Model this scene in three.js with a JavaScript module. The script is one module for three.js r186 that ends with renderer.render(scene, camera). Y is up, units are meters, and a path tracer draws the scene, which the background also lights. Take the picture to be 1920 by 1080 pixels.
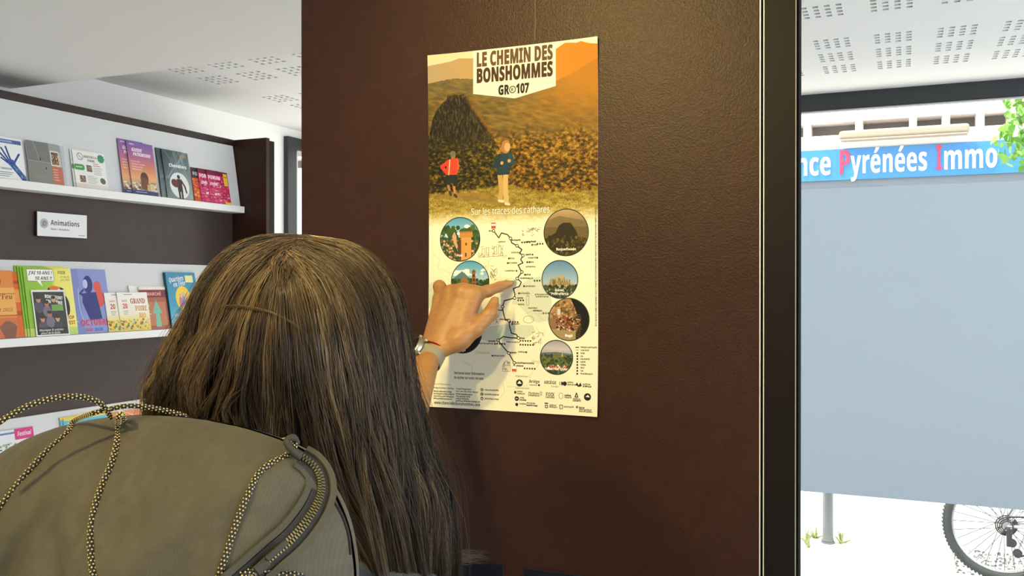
import * as THREE from 'three';
import { RoundedBoxGeometry } from 'three/addons/geometries/RoundedBoxGeometry.js';
import { TextGeometry } from 'three/addons/geometries/TextGeometry.js';
import { FontLoader } from 'three/addons/loaders/FontLoader.js';
import { RectAreaLightUniformsLib } from 'three/addons/lights/RectAreaLightUniformsLib.js';
import { mergeGeometries, mergeVertices } from 'three/addons/utils/BufferGeometryUtils.js';
import { createNoise3D } from 'simplex-noise';

// ---------------------------------------------------------------- camera, sky, sun, exposure
const scene = new THREE.Scene();
const renderer = new THREE.WebGLRenderer({ antialias: true });
renderer.toneMapping = THREE.LinearToneMapping;
renderer.toneMappingExposure = 0.37;
renderer.shadowMap.enabled = true;
RectAreaLightUniformsLib.init();

const camera = new THREE.PerspectiveCamera(35.25, 16 / 9, 0.05, 200);
camera.rotation.order = 'YXZ';
camera.position.set(0, 1.5, 1.371);
camera.rotation.set(-0.0041, THREE.MathUtils.degToRad(23.365), 0);
camera.updateMatrixWorld(true);
scene.add(camera);

const sunDir = new THREE.Vector3(-0.42, 0.86, 0.24).normalize();
// bright hazy sky, almost white
scene.background = new THREE.Color().setRGB(0.9, 0.95, 1.0);
scene.backgroundIntensity = 10.5;
const sun = new THREE.DirectionalLight(0xfff4e2, 24);
sun.position.copy(sunDir).multiplyScalar(30);
sun.castShadow = true;
sun.shadow.mapSize.set(2048, 2048);
Object.assign(sun.shadow.camera, { left: -16, right: 16, top: 16, bottom: -16, near: 1, far: 80 });
scene.add(sun, sun.target);

// ---------------------------------------------------------------- helpers
const V = (x, y, z) => new THREE.Vector3(x, y, z);
const rng = (s) => () => { s |= 0; s = (s + 0x6d2b79f5) | 0; let t = Math.imul(s ^ (s >>> 15), 1 | s); t = (t + Math.imul(t ^ (t >>> 7), 61 | t)) ^ t; return ((t ^ (t >>> 14)) >>> 0) / 4294967296; };
const noise3 = createNoise3D(rng(77));
const lerp = THREE.MathUtils.lerp, clamp = THREE.MathUtils.clamp;
const smooth = (a, b, x) => { const t = clamp((x - a) / (b - a), 0, 1); return t * t * (3 - 2 * t); };
const taken = {};
function numbered(n) { if (taken[n] === undefined) { taken[n] = 0; return n; } taken[n]++; return n + '_' + String(taken[n]).padStart(3, '0'); }
function mat(color, roughness = 0.6, extra = {}) { return new THREE.MeshPhysicalMaterial({ color, roughness, ...extra }); }
function add(name, geo, material, parent) {
  const m = new THREE.Mesh(geo, material);
  m.name = parent ? name : numbered(name);
  m.castShadow = m.receiveShadow = true;
  (parent || scene).add(m);
  return m;
}
function thing(name, label, category, pos = [0, 0, 0], group) {
  const g = new THREE.Group(); g.name = numbered(name); g.position.set(...pos);
  g.userData = { label, category }; if (group) g.userData.group = group;
  scene.add(g); return g;
}
function tag(o, label, category, group) { o.userData.label = label; o.userData.category = category; if (group) o.userData.group = group; return o; }
function structure(o, label) { o.userData.kind = 'structure'; if (label) o.userData.label = label; return o; }
// uv in metres from the face's main direction
function metreUV(geo) {
  const g = geo.index ? geo.toNonIndexed() : geo, p = g.attributes.position, n = g.attributes.normal, uv = new Float32Array(p.count * 2);
  for (let i = 0; i < p.count; i++) {
    const ax = Math.abs(n.getX(i)), ay = Math.abs(n.getY(i)), az = Math.abs(n.getZ(i));
    if (ax >= ay && ax >= az) { uv[2 * i] = -p.getZ(i); uv[2 * i + 1] = p.getY(i); }
    else if (ay >= az) { uv[2 * i] = p.getX(i); uv[2 * i + 1] = p.getZ(i); }
    else { uv[2 * i] = p.getX(i); uv[2 * i + 1] = p.getY(i); }
  }
  g.setAttribute('uv', new THREE.BufferAttribute(uv, 2));
  return g;
}
function box(x0, x1, y0, y1, z0, z1, bevel = 0) {
  const w = Math.abs(x1 - x0), h = Math.abs(y1 - y0), d = Math.abs(z1 - z0);
  const g = bevel ? new RoundedBoxGeometry(w, h, d, 2, Math.min(bevel, w / 2.01, h / 2.01, d / 2.01)) : new THREE.BoxGeometry(w, h, d);
  g.translate((x0 + x1) / 2, (y0 + y1) / 2, (z0 + z1) / 2);
  return metreUV(g);
}
function strip(g) { for (const k of Object.keys(g.attributes)) if (!['position', 'normal', 'uv'].includes(k)) g.deleteAttribute(k); return g.index ? g.toNonIndexed() : g; }
const merge = (list) => mergeGeometries(list.map(strip));
function tube(points, r, seg = 40, radial = 8, closed = false) {
  return new THREE.TubeGeometry(new THREE.CatmullRomCurve3(points, closed, 'centripetal'), seg, r, radial, closed);
}
// tiling grain: value noise on a torus, several octaves
function grainTexture(size, seed, cells, gain = 0.6) {
  const r = rng(seed), out = new Float32Array(size * size);
  let amp = 1, total = 0;
  for (const c of cells) {
    const lat = Array.from({ length: c * c }, () => r());
    for (let y = 0; y < size; y++) for (let x = 0; x < size; x++) {
      const fx = (x / size) * c, fy = (y / size) * c, x0 = Math.floor(fx), y0 = Math.floor(fy);
      const tx = fx - x0, ty = fy - y0, sx = tx * tx * (3 - 2 * tx), sy = ty * ty * (3 - 2 * ty);
      const a = lat[(y0 % c) * c + (x0 % c)], b = lat[(y0 % c) * c + ((x0 + 1) % c)], d = lat[((y0 + 1) % c) * c + (x0 % c)], e = lat[((y0 + 1) % c) * c + ((x0 + 1) % c)];
      out[y * size + x] += amp * lerp(lerp(a, b, sx), lerp(d, e, sx), sy);
    }
    total += amp; amp *= gain;
  }
  return out.map((v) => v / total);
}
function grainMap(size, seed, cells, low, high, repeat, gain, srgb = true) {
  const g = grainTexture(size, seed, cells, gain), data = new Uint8Array(size * size * 4);
  for (let i = 0; i < g.length; i++) {
    const v = clamp((g[i] - 0.5) * 1.8 + 0.5, 0, 1);
    for (let c = 0; c < 3; c++) data[4 * i + c] = lerp(low[c], high[c], v);
    data[4 * i + 3] = 255;
  }
  const t = new THREE.DataTexture(data, size, size);
  t.wrapS = t.wrapT = THREE.RepeatWrapping; t.magFilter = THREE.LinearFilter; t.repeat.set(repeat, repeat); t.needsUpdate = true;
  if (srgb) t.colorSpace = THREE.SRGBColorSpace;
  return t;
}
function canvasOf(w, h) { const c = document.createElement('canvas'); c.width = w; c.height = h; return [c, c.getContext('2d')]; }
function canvasMap(c) { const t = new THREE.CanvasTexture(c); t.colorSpace = THREE.SRGBColorSpace; t.anisotropy = 8; return t; }

// ---------------------------------------------------------------- materials of the room
const paintBump = grainMap(256, 5, [64, 128], [90, 90, 90], [165, 165, 165], 3, 0.7, false);
const leatherBump = grainMap(512, 9, [90, 200, 256], [0, 0, 0], [255, 255, 255], 5, 0.8, false);
const M = {
  wall: mat(0xf2f3f2, 0.85, { bumpMap: paintBump, bumpScale: 0.0002 }),
  ceiling: mat(0xe8eae9, 0.9),
  soffit: mat(0xeeeeec, 0.88),
  concrete: mat(0x8c8b88, 0.95),
  floor: mat(0xffffff, 0.45, { map: grainMap(512, 21, [8, 40, 160], [196, 193, 186], [216, 213, 206], 0.8, 0.6) }),
  brown: mat(0xffffff, 0.42, { map: grainMap(512, 31, [6, 60, 256], [49, 27, 19], [58, 33, 23], 1.1, 0.9), specularIntensity: 0.5, bumpMap: leatherBump, bumpScale: 0.0003 }),
  brownEdge: mat(0x2a1d1a, 0.4),
  frameDark: mat(0x2b2f33, 0.45),
  post: mat(0x16100f, 0.5, { specularIntensity: 0.35 }),
  gasket: mat(0x0a0b0b, 0.9, { specularIntensity: 0.2 }),
  bead: mat(0xf2efe8, 0.3, { metalness: 0.2 }),  // white colour stands for window light caught on the metal edges
  unit: mat(0xffffff, 0.5, { map: grainMap(512, 33, [5, 30, 200], [58, 47, 45], [66, 54, 51], 1.3, 0.7) }),
  board: mat(0xdcdfe1, 0.55),
  lip: mat(0xf4f5f5, 0.5),
  paper: mat(0xf3f1ea, 0.75),
  glass: mat(0xffffff, 0, { transmission: 1, thickness: 0, ior: 1.45 }),
  film: mat(0xb9c4cd, 1, { transmission: 0.8, thickness: 0 }),
};

// ---------------------------------------------------------------- the room
const XL = -3.15, XR = 2.6, ZB = -3.01, ZF = 3.6, CEIL = 2.37, SOFF = 2.25, ZS = -1.06;
structure(add('floor', box(XL - 0.2, XR + 0.2, -0.12, 0, ZB - 0.1, ZF + 0.2), M.floor), 'pale grey stone floor of the office');
// left wall, with a corner window next to the shop front
structure(add('wall_left', merge([box(XL - 0.2, XL, 0, 2.6, -2.735, ZF), box(XL - 0.2, XL, 2.32, 2.6, ZB - 0.06, -2.735)]), M.wall), 'white painted wall behind the brochure display');
{
  const w = structure(add('window_2', merge([
    box(XL - 0.12, XL + 0.03, 0, 2.32, -2.815, -2.735, 0.004), box(XL - 0.12, XL + 0.03, 2.25, 2.32, ZB - 0.02, -2.815, 0.004), box(XL - 0.12, XL + 0.03, 0, 0.08, ZB - 0.02, -2.815, 0.004)]), M.frameDark), 'dark grey corner window frame beside white wall');
  add('window_bead', box(XL - 0.03, XL + 0.012, 0.08, 2.25, -2.85, -2.817, 0.004), mat(0xb9c0c6, 0.35), w);
  add('pane', box(XL - 0.06, XL - 0.052, 0.08, 2.25, ZB, -2.84), M.glass, w);
}
structure(add('wall_front', merge([box(XL - 0.2, XR + 0.2, 0, 2.6, ZF, ZF + 0.2)]), M.wall), 'plain white wall across the room');
structure(add('wall_right', merge([box(XR, XR + 0.2, 0, 0.3, ZB, ZF), box(XR, XR + 0.2, 2.25, 2.6, ZB, ZF), box(XR, XR + 0.2, 0.3, 2.25, 2.6, ZF), box(XR, XR + 0.2, 0.3, 2.25, ZB, -2.6)]), M.wall), 'white wall with a long unseen opening added for daylight');  // unseen opening, added and enlarged to bring daylight onto the left wall
// low ceiling near the camera
structure(add('ceiling', box(XL - 0.2, XR + 0.2, SOFF, 2.6, ZS, ZF + 0.2), M.soffit), 'smooth pale grey lowered ceiling');
// perforated ceiling beyond it: square holes in clusters, cut through the board
{
  const sh = new THREE.Shape([new THREE.Vector2(XL, -ZS), new THREE.Vector2(XR, -ZS), new THREE.Vector2(XR, -ZB), new THREE.Vector2(XL, -ZB)]);
  const hole = 0.018;
  for (let k = -12; k <= 11; k++) for (const zc of [-1.26, -1.47, -1.68, -2.1, -2.31, -2.52]) {
    const xc = -0.24 + k * 0.2035;
    if (xc > XR - 0.2) continue;
    for (let i = 0; i < 4; i++) for (let j = 0; j < 4; j++) {
      const x = xc + (i - 1.5) * 0.0345, y = -(zc + (j - 1.5) * 0.037), a = hole / 2, b = 0.0102;
      sh.holes.push(new THREE.Path([new THREE.Vector2(x - a, y - b), new THREE.Vector2(x - a, y + b), new THREE.Vector2(x + a, y + b), new THREE.Vector2(x + a, y - b)]));
    }
  }
  const g = new THREE.ExtrudeGeometry(sh, { depth: 0.008, bevelEnabled: false });
  g.rotateX(-Math.PI / 2);
  const c = structure(add('ceiling', (g.translate(0, CEIL, 0), g), M.ceiling), 'white perforated ceiling board with clusters of small slots');
  add('concrete_slab', merge([box(XL - 0.2, XR + 0.2, 2.52, 2.6, ZB - 0.06, ZS), box(XL - 0.2, XR + 0.2, CEIL + 0.013, 2.52, ZB - 0.06, ZB)]), M.concrete, c);
}
// shop window wall
{
  const w = structure(add('window_1', merge([
    box(XL, XR, 2.293, 2.372, ZB - 0.05, ZB + 0.02, 0.004), box(XL, XR, 0, 0.08, ZB - 0.05, ZB + 0.02, 0.004),
    ...[-3.12, -1.45, 1.12, 2.57].map((x) => box(x - 0.03, x + 0.03, 0.08, 2.293, ZB - 0.05, ZB + 0.02, 0.004))]), M.frameDark), 'tall shop window with dark grey frame and a frosted band');
  [[-3.09, -1.48], [-1.42, 1.09], [1.15, 2.54]].forEach(([a, b], i) => {
    add('pane', box(a, b, 0.08, 2.293, ZB - 0.024, ZB - 0.016), M.glass, w);
    if (i === 0) return;
    const f = add('frosted_film', box(a, b, 0.54, 1.94, ZB - 0.0145, ZB - 0.0135), M.film, w);
    f.userData.label = 'pale blue frosted privacy film';
  });
  add('header_bead', box(XL, XR, 2.286, 2.292, ZB + 0.004, ZB + 0.022), mat(0x9ea3a6, 0.4), w);
}
// brown partition the poster hangs on, and its slim dark post
{
  const w = structure(add('wall_partition', box(-1.0125, -0.1951, 0, SOFF, -0.045, 0, 0.0012), M.brown), 'dark brown textured partition panel');
  add('edge_bead', box(-0.1951, -0.1937, 0, SOFF, -0.03, 0.0006), M.bead, w).userData.label = 'thin metal edge line, coloured white for caught window light';
  add('gasket', box(-0.1937, -0.1897, 0, SOFF, -0.03, -0.006), M.gasket, w);
  add('edge_bead', box(-0.1897, -0.1884, 0, SOFF, -0.03, 0.0006), M.bead, w);
  add('post', box(-0.1884, -0.1446, 0, SOFF, -0.045, 0, 0.001), M.post, w).userData.label = 'slim near-black vertical post';
  add('edge_bead', box(-0.1446, -0.1434, 0, SOFF, -0.004, 0.0004), mat(0x9a958c, 0.35), w);
  add('gasket', box(-0.1446, -0.1403, 0, SOFF, -0.04, -0.0045), M.gasket, w);
}
// recessed warm spotlights in the lowered ceiling
function spotlight(x, z, tx, ty, tz, power, label) {
  const t = thing('ceiling_spotlight', label, 'spotlight', [x, SOFF, z], 'recessed warm spotlights over the partition');
  add('trim_ring', new THREE.LatheGeometry([[0.034, -0.002], [0.046, -0.004], [0.048, 0], [0.034, 0.0]].map((p) => new THREE.Vector2(...p)), 32), mat(0xe8e8e6, 0.4), t);
  add('lens', new THREE.CylinderGeometry(0.033, 0.033, 0.003, 32).translate(0, -0.0015, 0), mat(0xfff0cc, 0.4, { emissive: 0xffdc9a, emissiveIntensity: 6 }), t);
  const l = new THREE.SpotLight(0xffe08c, power, 0, 0.85, 0.7, 2);
  l.position.set(x, SOFF - 0.012, z); l.target.position.set(tx, ty, tz); l.castShadow = true; l.shadow.radius = 2.2;
  scene.add(l, l.target);
}
spotlight(-0.66, 0.95, -0.5, 1.4, 0, 14, 'round recessed warm spotlight above the person');
spotlight(-0.7, 1.75, -0.5, 1.35, 0, 16, 'round recessed warm spotlight behind the person');
// ---------------------------------------------------------------- paper sheets
// a sheet or booklet standing on its lower edge (origin at the middle of that edge), printed front towards +z
function sheetGeo(w, h, thick, bend, nx = 10, ny = 16) {
  const pos = [], uv = [], idx = [], P = (i, j, back) => { const u = i / nx, v = j / ny, b = bend(u, v); return [(u - 0.5) * w + (b[0] || 0), v * h + (b[1] || 0), (b[2] || 0) + (back ? -thick / 2 : thick / 2)]; };
  const grid = (back) => { const o = pos.length / 3; for (let j = 0; j <= ny; j++) for (let i = 0; i <= nx; i++) { pos.push(...P(i, j, back)); uv.push(i / nx, j / ny); } return o; };
  const tri = (o, back) => { const out = []; for (let j = 0; j < ny; j++) for (let i = 0; i < nx; i++) { const a = o + j * (nx + 1) + i, b = a + 1, c = a + nx + 1, d = c + 1; out.push(...(back ? [a, c, b, b, c, d] : [a, b, c, b, d, c])); } return out; };
  const f = tri(grid(false), false), b = tri(grid(true), true), e = [];
  const side = (list) => { const o = pos.length / 3; for (const [i, j] of list) { pos.push(...P(i, j, false), ...P(i, j, true)); uv.push(0.5, 0.5, 0.5, 0.5); } for (let k = 0; k < list.length - 1; k++) { const q = o + 2 * k; e.push(q, q + 1, q + 2, q + 1, q + 3, q + 2); } };
  const I = Array.from({ length: nx + 1 }, (_, i) => i), J = Array.from({ length: ny + 1 }, (_, j) => j);
  side(I.map((i) => [i, 0])); side(I.slice().reverse().map((i) => [i, ny])); side(J.map((j) => [nx, j])); side(J.slice().reverse().map((j) => [0, j]));
  const g = new THREE.BufferGeometry();
  g.setAttribute('position', new THREE.Float32BufferAttribute(pos, 3)); g.setAttribute('uv', new THREE.Float32BufferAttribute(uv, 2));
  g.setIndex([...f, ...b, ...e]);
  g.addGroup(0, f.length, 0); g.addGroup(f.length, b.length + e.length, 1);
  g.computeVertexNormals();
  return g;
}

// ---------------------------------------------------------------- the hiking poster
function drawPoster() {
  const W = 1024, H = 2048, [c, x] = canvasOf(W, H), r = rng(4242);
  const poly = (pts, fill) => { x.beginPath(); pts.forEach((p, i) => (i ? x.lineTo(...p) : x.moveTo(...p))); x.closePath(); x.fillStyle = fill; x.fill(); };
  const grad = (x0, y0, x1, y1, stops) => { const g = x.createLinearGradient(x0, y0, x1, y1); stops.forEach(([o, k]) => g.addColorStop(o, k)); return g; };
  const rnd = (a, b) => a + (b - a) * r();
  const blobs = (n, fx, fy, s0, s1, cols, sq = 0.8) => { for (let i = 0; i < n; i++) { x.fillStyle = cols[Math.floor(r() * cols.length)]; x.beginPath(); x.ellipse(fx(), fy(), rnd(s0, s1), rnd(s0, s1) * sq, r() * 3, 0, 7); x.fill(); } };
  x.fillStyle = '#f0ecd4'; x.fillRect(0, 0, W, H);
  // evening landscape: ridges, valley, ruin on its rock, undergrowth, meadow
  {
    const LH = 1030, im = x.createImageData(W, LH), n2 = (a, b, s) => noise3(a, b, s);
    const fbm = (a, b, s) => n2(a, b, s) * 0.53 + n2(a * 2.1, b * 2.1, s + 3) * 0.27 + n2(a * 4.3, b * 4.3, s + 7) * 0.14 + n2(a * 8.7, b * 8.7, s + 9) * 0.08;
    const along = (pts, a) => { for (let k = 1; k < pts.length; k++) if (a <= pts[k][0]) return lerp(pts[k - 1][1], pts[k][1], (a - pts[k - 1][0]) / (pts[k][0] - pts[k - 1][0])); return pts[pts.length - 1][1]; };
    const mixc = (a, b, t) => [lerp(a[0], b[0], t), lerp(a[1], b[1], t), lerp(a[2], b[2], t)];
    const ramp = (list, t) => { t = clamp(t, 0, 0.9999) * (list.length - 1); const k = Math.floor(t); return mixc(list[k], list[k + 1], t - k); };
    const R1 = [[0, 62], [60, 56], [139, 47], [200, 34], [290, 42], [420, 74], [600, 66], [781, 40], [836, 12], [900, 19], [928, 14], [980, 30], [1024, 38]], R2 = [[0, 165], [87, 152], [180, 148], [290, 162], [460, 205], [700, 240], [860, 190], [1024, 110]], R3 = [[0, 250], [200, 228], [420, 300], [620, 330], [820, 255], [1024, 160]];
    const ROCK = [[0, 470], [11, 440], [25, 378], [53, 320], [94, 282], [118, 264], [128, 240], [150, 246], [176, 238], [200, 246], [224, 242], [246, 262], [274, 300], [310, 345], [341, 385], [375, 430], [407, 480], [425, 540], [436, 640], [440, 800]];
    for (let yy = 0; yy < LH; yy++) for (let xx = 0; xx < W; xx++) {
      const gx = xx / W, rough = 5 * fbm(xx / 40, yy / 40, 2); let c;
      if (yy < along(R1, xx) + rough * 0.4) c = mixc([214, 203, 168], [250, 240, 208], smooth(0.1, 0.9, gx));
      else if (yy < along(R2, xx) + rough) c = mixc(mixc([168, 146, 112], [176, 146, 98], smooth(0, 0.3, gx)), [196, 126, 34], smooth(0.3, 0.85, gx));
      else {
        const glow = smooth(0.35, 1, gx) * (1 - smooth(120, 620, yy)), far = yy < along(R3, xx) + rough;
        const slope = fbm((xx + yy * 1.4) / 150, (yy - xx * 0.35) / 34, far ? 11 : 5);
        c = mixc(far ? [108, 98, 66] : [104, 88, 44], far ? [150, 124, 66] : [162, 128, 58], clamp(0.5 + slope, 0, 1)); c = mixc(c, [222, 146, 38], clamp(glow * 1.15, 0, 0.92));
        const bush = 0.95 * fbm(xx / 34, yy / 24, 21) + 0.4 * fbm(xx / 90, yy / 60, 24) + 0.25 * n2(xx / 6, yy / 5, 26), bl = smooth(420, 560, yy + 60 * fbm(xx / 120, 1, 30)) * smooth(320, 440, xx + 40 * fbm(1, yy / 60, 31));
        if (bl > 0) { const b = ramp([[40, 30, 8], [74, 54, 13], [124, 88, 20], [176, 128, 34], [222, 174, 70]], 0.42 + bush * 0.85 + 0.16 * (gx - 0.5) + 0.1 * smooth(700, 560, yy)); c = mixc(c, mixc(b, [218, 150, 44], glow * 0.6), bl); }
        const edge = along(ROCK, Math.min(xx, 440)) + 9 * fbm(xx / 14, yy / 14, 41);
        if (xx < 438 + 14 * fbm(1, yy / 16, 44) && yy > edge) {
          const st = fbm(xx / 16, yy / 46, 51) + 0.5 * fbm(xx / 7, yy / 9, 53), sunny = smooth(46, 6, yy - edge) * smooth(210, 300, xx);
          c = ramp([[18, 15, 8], [40, 34, 20], [66, 58, 36], [104, 92, 60]], 0.42 + st * 0.95); c = mixc(c, [186, 124, 34], sunny * 0.75);
          const low = smooth(430, 600, yy + 70 * fbm(xx / 50, yy / 50, 57)); if (low > 0) c = mixc(c, ramp([[20, 19, 6], [42, 39, 12], [74, 64, 18], [122, 98, 26], [176, 138, 40]], 0.36 + bush * 0.9 + 0.12 * smooth(200, 420, xx)), low);
        }
        const meadow = smooth(0, 24, yy - (792 - 30 * smooth(0.0, 0.5, gx) + 50 * smooth(0.45, 0.75, gx) + 16 * fbm(xx / 40, 3, 61)));
        if (meadow > 0) { const bl2 = fbm(xx / 3.2, yy / 16, 71) + 0.6 * fbm(xx / 70, yy / 26, 73), g = ramp([[112, 92, 26], [158, 132, 42], [196, 168, 66], [226, 206, 116], [244, 232, 172]], 0.38 + bl2 * 0.6 + 0.28 * smooth(840, 990, yy)); c = mixc(c, g, meadow); }
        c = c.map((v) => v * 0.82);
        c = mixc(c, [240, 236, 212], smooth(890, 1015, yy + 22 * fbm(xx / 60, yy / 30, 81)));
      }
      const k = 4 * (yy * W + xx); im.data[k] = c[0]; im.data[k + 1] = c[1]; im.data[k + 2] = c[2]; im.data[k + 3] = 255;
    }
    x.putImageData(im, 0, 0);
  }
  x.globalAlpha = 0.6; poly([[20, 822], [130, 806], [300, 812], [440, 850], [560, 890], [520, 905], [400, 880], [200, 842], [40, 836]], '#8a6a3a'); x.globalAlpha = 1;
  // two hikers
  const limb = (pts, w, col) => { x.strokeStyle = col; x.lineWidth = w; x.lineCap = x.lineJoin = 'round'; x.beginPath(); pts.forEach((p, i) => (i ? x.lineTo(...p) : x.moveTo(...p))); x.stroke(); };
  limb([[132, 725], [128, 770], [140, 808]], 15, '#a77650'); limb([[160, 725], [164, 780], [172, 824]], 15, '#b98158'); limb([[136, 800], [142, 815]], 16, '#4a3020'); limb([[168, 818], [178, 828]], 16, '#4a3020');
  poly([[112, 690], [182, 690], [186, 762], [160, 768], [148, 730], [138, 762], [110, 752]], '#20242a');
  poly([[128, 612], [188, 606], [196, 640], [182, 702], [112, 700], [116, 650]], '#d8412a'); limb([[132, 622], [86, 652], [116, 686]], 22, '#cf3c28'); limb([[186, 620], [190, 668]], 15, '#e25a36'); limb([[138, 614], [130, 700]], 5, '#e8d9a8');
  x.fillStyle = '#8f6a50'; x.beginPath(); x.ellipse(160, 590, 15, 20, 0.2, 0, 7); x.fill(); x.fillStyle = '#6b675c'; x.beginPath(); x.ellipse(157, 580, 19, 16, 0, 0, 7); x.fill();
  limb([[452, 720], [462, 800], [452, 856]], 30, '#bb9a5e'); limb([[486, 720], [486, 800], [492, 872]], 30, '#cbab6c'); limb([[446, 862], [470, 866]], 14, '#d8d0bc'); limb([[486, 880], [506, 884]], 14, '#d8d0bc');
  poly([[444, 598], [516, 592], [524, 640], [510, 716], [440, 718], [428, 668]], '#1d3a48'); limb([[446, 612], [420, 662], [462, 650]], 28, '#1a3340'); limb([[514, 606], [532, 652], [508, 640]], 24, '#234452');
  x.fillStyle = '#c89468'; for (const [a, b] of [[464, 650], [508, 640]]) { x.beginPath(); x.arc(a, b, 10, 0, 7); x.fill(); }
  x.fillStyle = '#a8784a'; x.beginPath(); x.ellipse(488, 560, 28, 38, 0, 0, 7); x.fill(); x.fillStyle = '#d9a577'; x.beginPath(); x.ellipse(496, 562, 17, 24, 0, 0, 7); x.fill();
  // map ground: pale regions and borders
  x.fillStyle = '#f0ecd2'; x.globalAlpha = 0.8; x.fillRect(0, 1000, W, 1048); x.globalAlpha = 1;
  x.fillStyle = '#cfd8c4'; for (const p of [[[560, 1340], [640, 1300], [690, 1290], [744, 1325], [760, 1440], [744, 1531], [690, 1545], [649, 1540], [602, 1489], [560, 1450], [521, 1445]], [[391, 1573], [480, 1560], [649, 1562], [665, 1600], [600, 1640], [391, 1660], [300, 1640]], [[0, 1330], [50, 1310], [110, 1350], [150, 1420], [90, 1480], [0, 1470]]]) { x.beginPath(); p.forEach((q, i) => (i ? x.lineTo(...q) : x.moveTo(...q))); x.closePath(); x.fill(); }
  x.strokeStyle = 'rgba(150,150,120,.45)'; x.lineWidth = 2;
  for (const p of [[[20, 1150], [70, 1190], [60, 1240], [140, 1270], [200, 1230]], [[600, 1500], [650, 1480], [720, 1540], [760, 1535]], [[660, 1560], [700, 1620], [690, 1700], [720, 1740], [640, 1830], [620, 1900], [500, 1910]], [[220, 1780], [280, 1800], [285, 1880]], [[470, 1890], [480, 1940], [440, 1990]], [[380, 1200], [370, 1280], [300, 1330]]]) { x.beginPath(); p.forEach((q, i) => (i ? x.lineTo(...q) : x.moveTo(...q))); x.stroke(); }
  // route
  const route = [[411, 1031], [443, 1071], [460, 1044], [496, 1054], [515, 1076], [521, 1100], [554, 1118], [583, 1140], [570, 1160], [589, 1173], [576, 1196], [589, 1214], [560, 1226], [573, 1250], [583, 1265], [554, 1301], [579, 1322], [567, 1346], [531, 1358], [541, 1387], [538, 1411], [476, 1427], [466, 1460], [470, 1490], [483, 1535], [505, 1538], [509, 1571], [521, 1609], [550, 1615], [563, 1635], [512, 1634], [470, 1629], [440, 1650], [470, 1686], [505, 1721], [538, 1774], [538, 1790]];
  limb(route, 6, '#1e1c1c');
  for (const i of [0, 4, 6, 9, 14, 15, 20, 22, 25, 29, 32, 34, 35]) { x.beginPath(); x.arc(...route[i], 8, 0, 7); x.fillStyle = '#f6efcf'; x.fill(); x.lineWidth = 4; x.strokeStyle = '#1e1c1c'; x.stroke(); }
  for (const [a, b, k] of [[411, 1003, '#c33a2c'], [538, 1808, '#d0542c']]) { x.fillStyle = '#fff'; x.fillRect(a - 13, b - 16, 26, 32); x.fillStyle = k; x.fillRect(a - 13, b, 26, 14); x.fillStyle = '#a33'; if (a < 500) x.fillRect(a - 13, b - 18, 26, 6); x.strokeStyle = '#777'; x.lineWidth = 1.5; x.strokeRect(a - 13, b - 16, 26, 32); }
  // small line sketches and place names (too small to read: bars of type)
  x.strokeStyle = '#7d7860'; x.lineWidth = 2.2;
  const sketch = (a, b, w, h, n) => { for (let i = 0; i < n; i++) { x.beginPath(); let px = a + rnd(0, w), py = b + rnd(0, h); x.moveTo(px, py); for (let k = 0; k < 3; k++) { px += rnd(-16, 16); py += rnd(-16, 16); x.lineTo(clamp(px, a, a + w), clamp(py, b, b + h)); } x.stroke(); } };
  for (const [a, b] of [[340, 1130], [365, 1125], [415, 1120], [440, 1118]]) x.strokeRect(a, b, 16, 44); x.beginPath(); x.moveTo(318, 1180); x.lineTo(470, 1172); x.stroke(); sketch(318, 1110, 150, 70, 14); sketch(586, 1020, 110, 46, 16); sketch(392, 1230, 40, 80, 18); sketch(370, 1500, 70, 60, 12);
  x.beginPath(); x.ellipse(622, 1530, 30, 20, 0, 0, 7); x.stroke(); x.strokeRect(610, 1400, 14, 50); x.beginPath(); x.moveTo(612, 1400); x.lineTo(617, 1375); x.lineTo(622, 1400); x.stroke(); sketch(640, 1600, 70, 70, 14);
  x.strokeRect(468, 1790, 46, 34); x.beginPath(); x.moveTo(468, 1790); x.lineTo(491, 1764); x.lineTo(514, 1790); x.stroke(); sketch(468, 1770, 46, 54, 8);
  const names = (a, b, w, bold) => { x.fillStyle = bold ? '#2b2823' : '#6d6852'; let q = a; while (q < a + w) { const l = rnd(3, 7); x.fillRect(q, b - rnd(7, 9), l, 8); q += l + rnd(1, 3); } };
  const icons = (a, b, n) => { x.fillStyle = '#2b2823'; for (let i = 0; i < n; i++) x.fillRect(a + i * 15, b - 8, 9, 9); };
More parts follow.
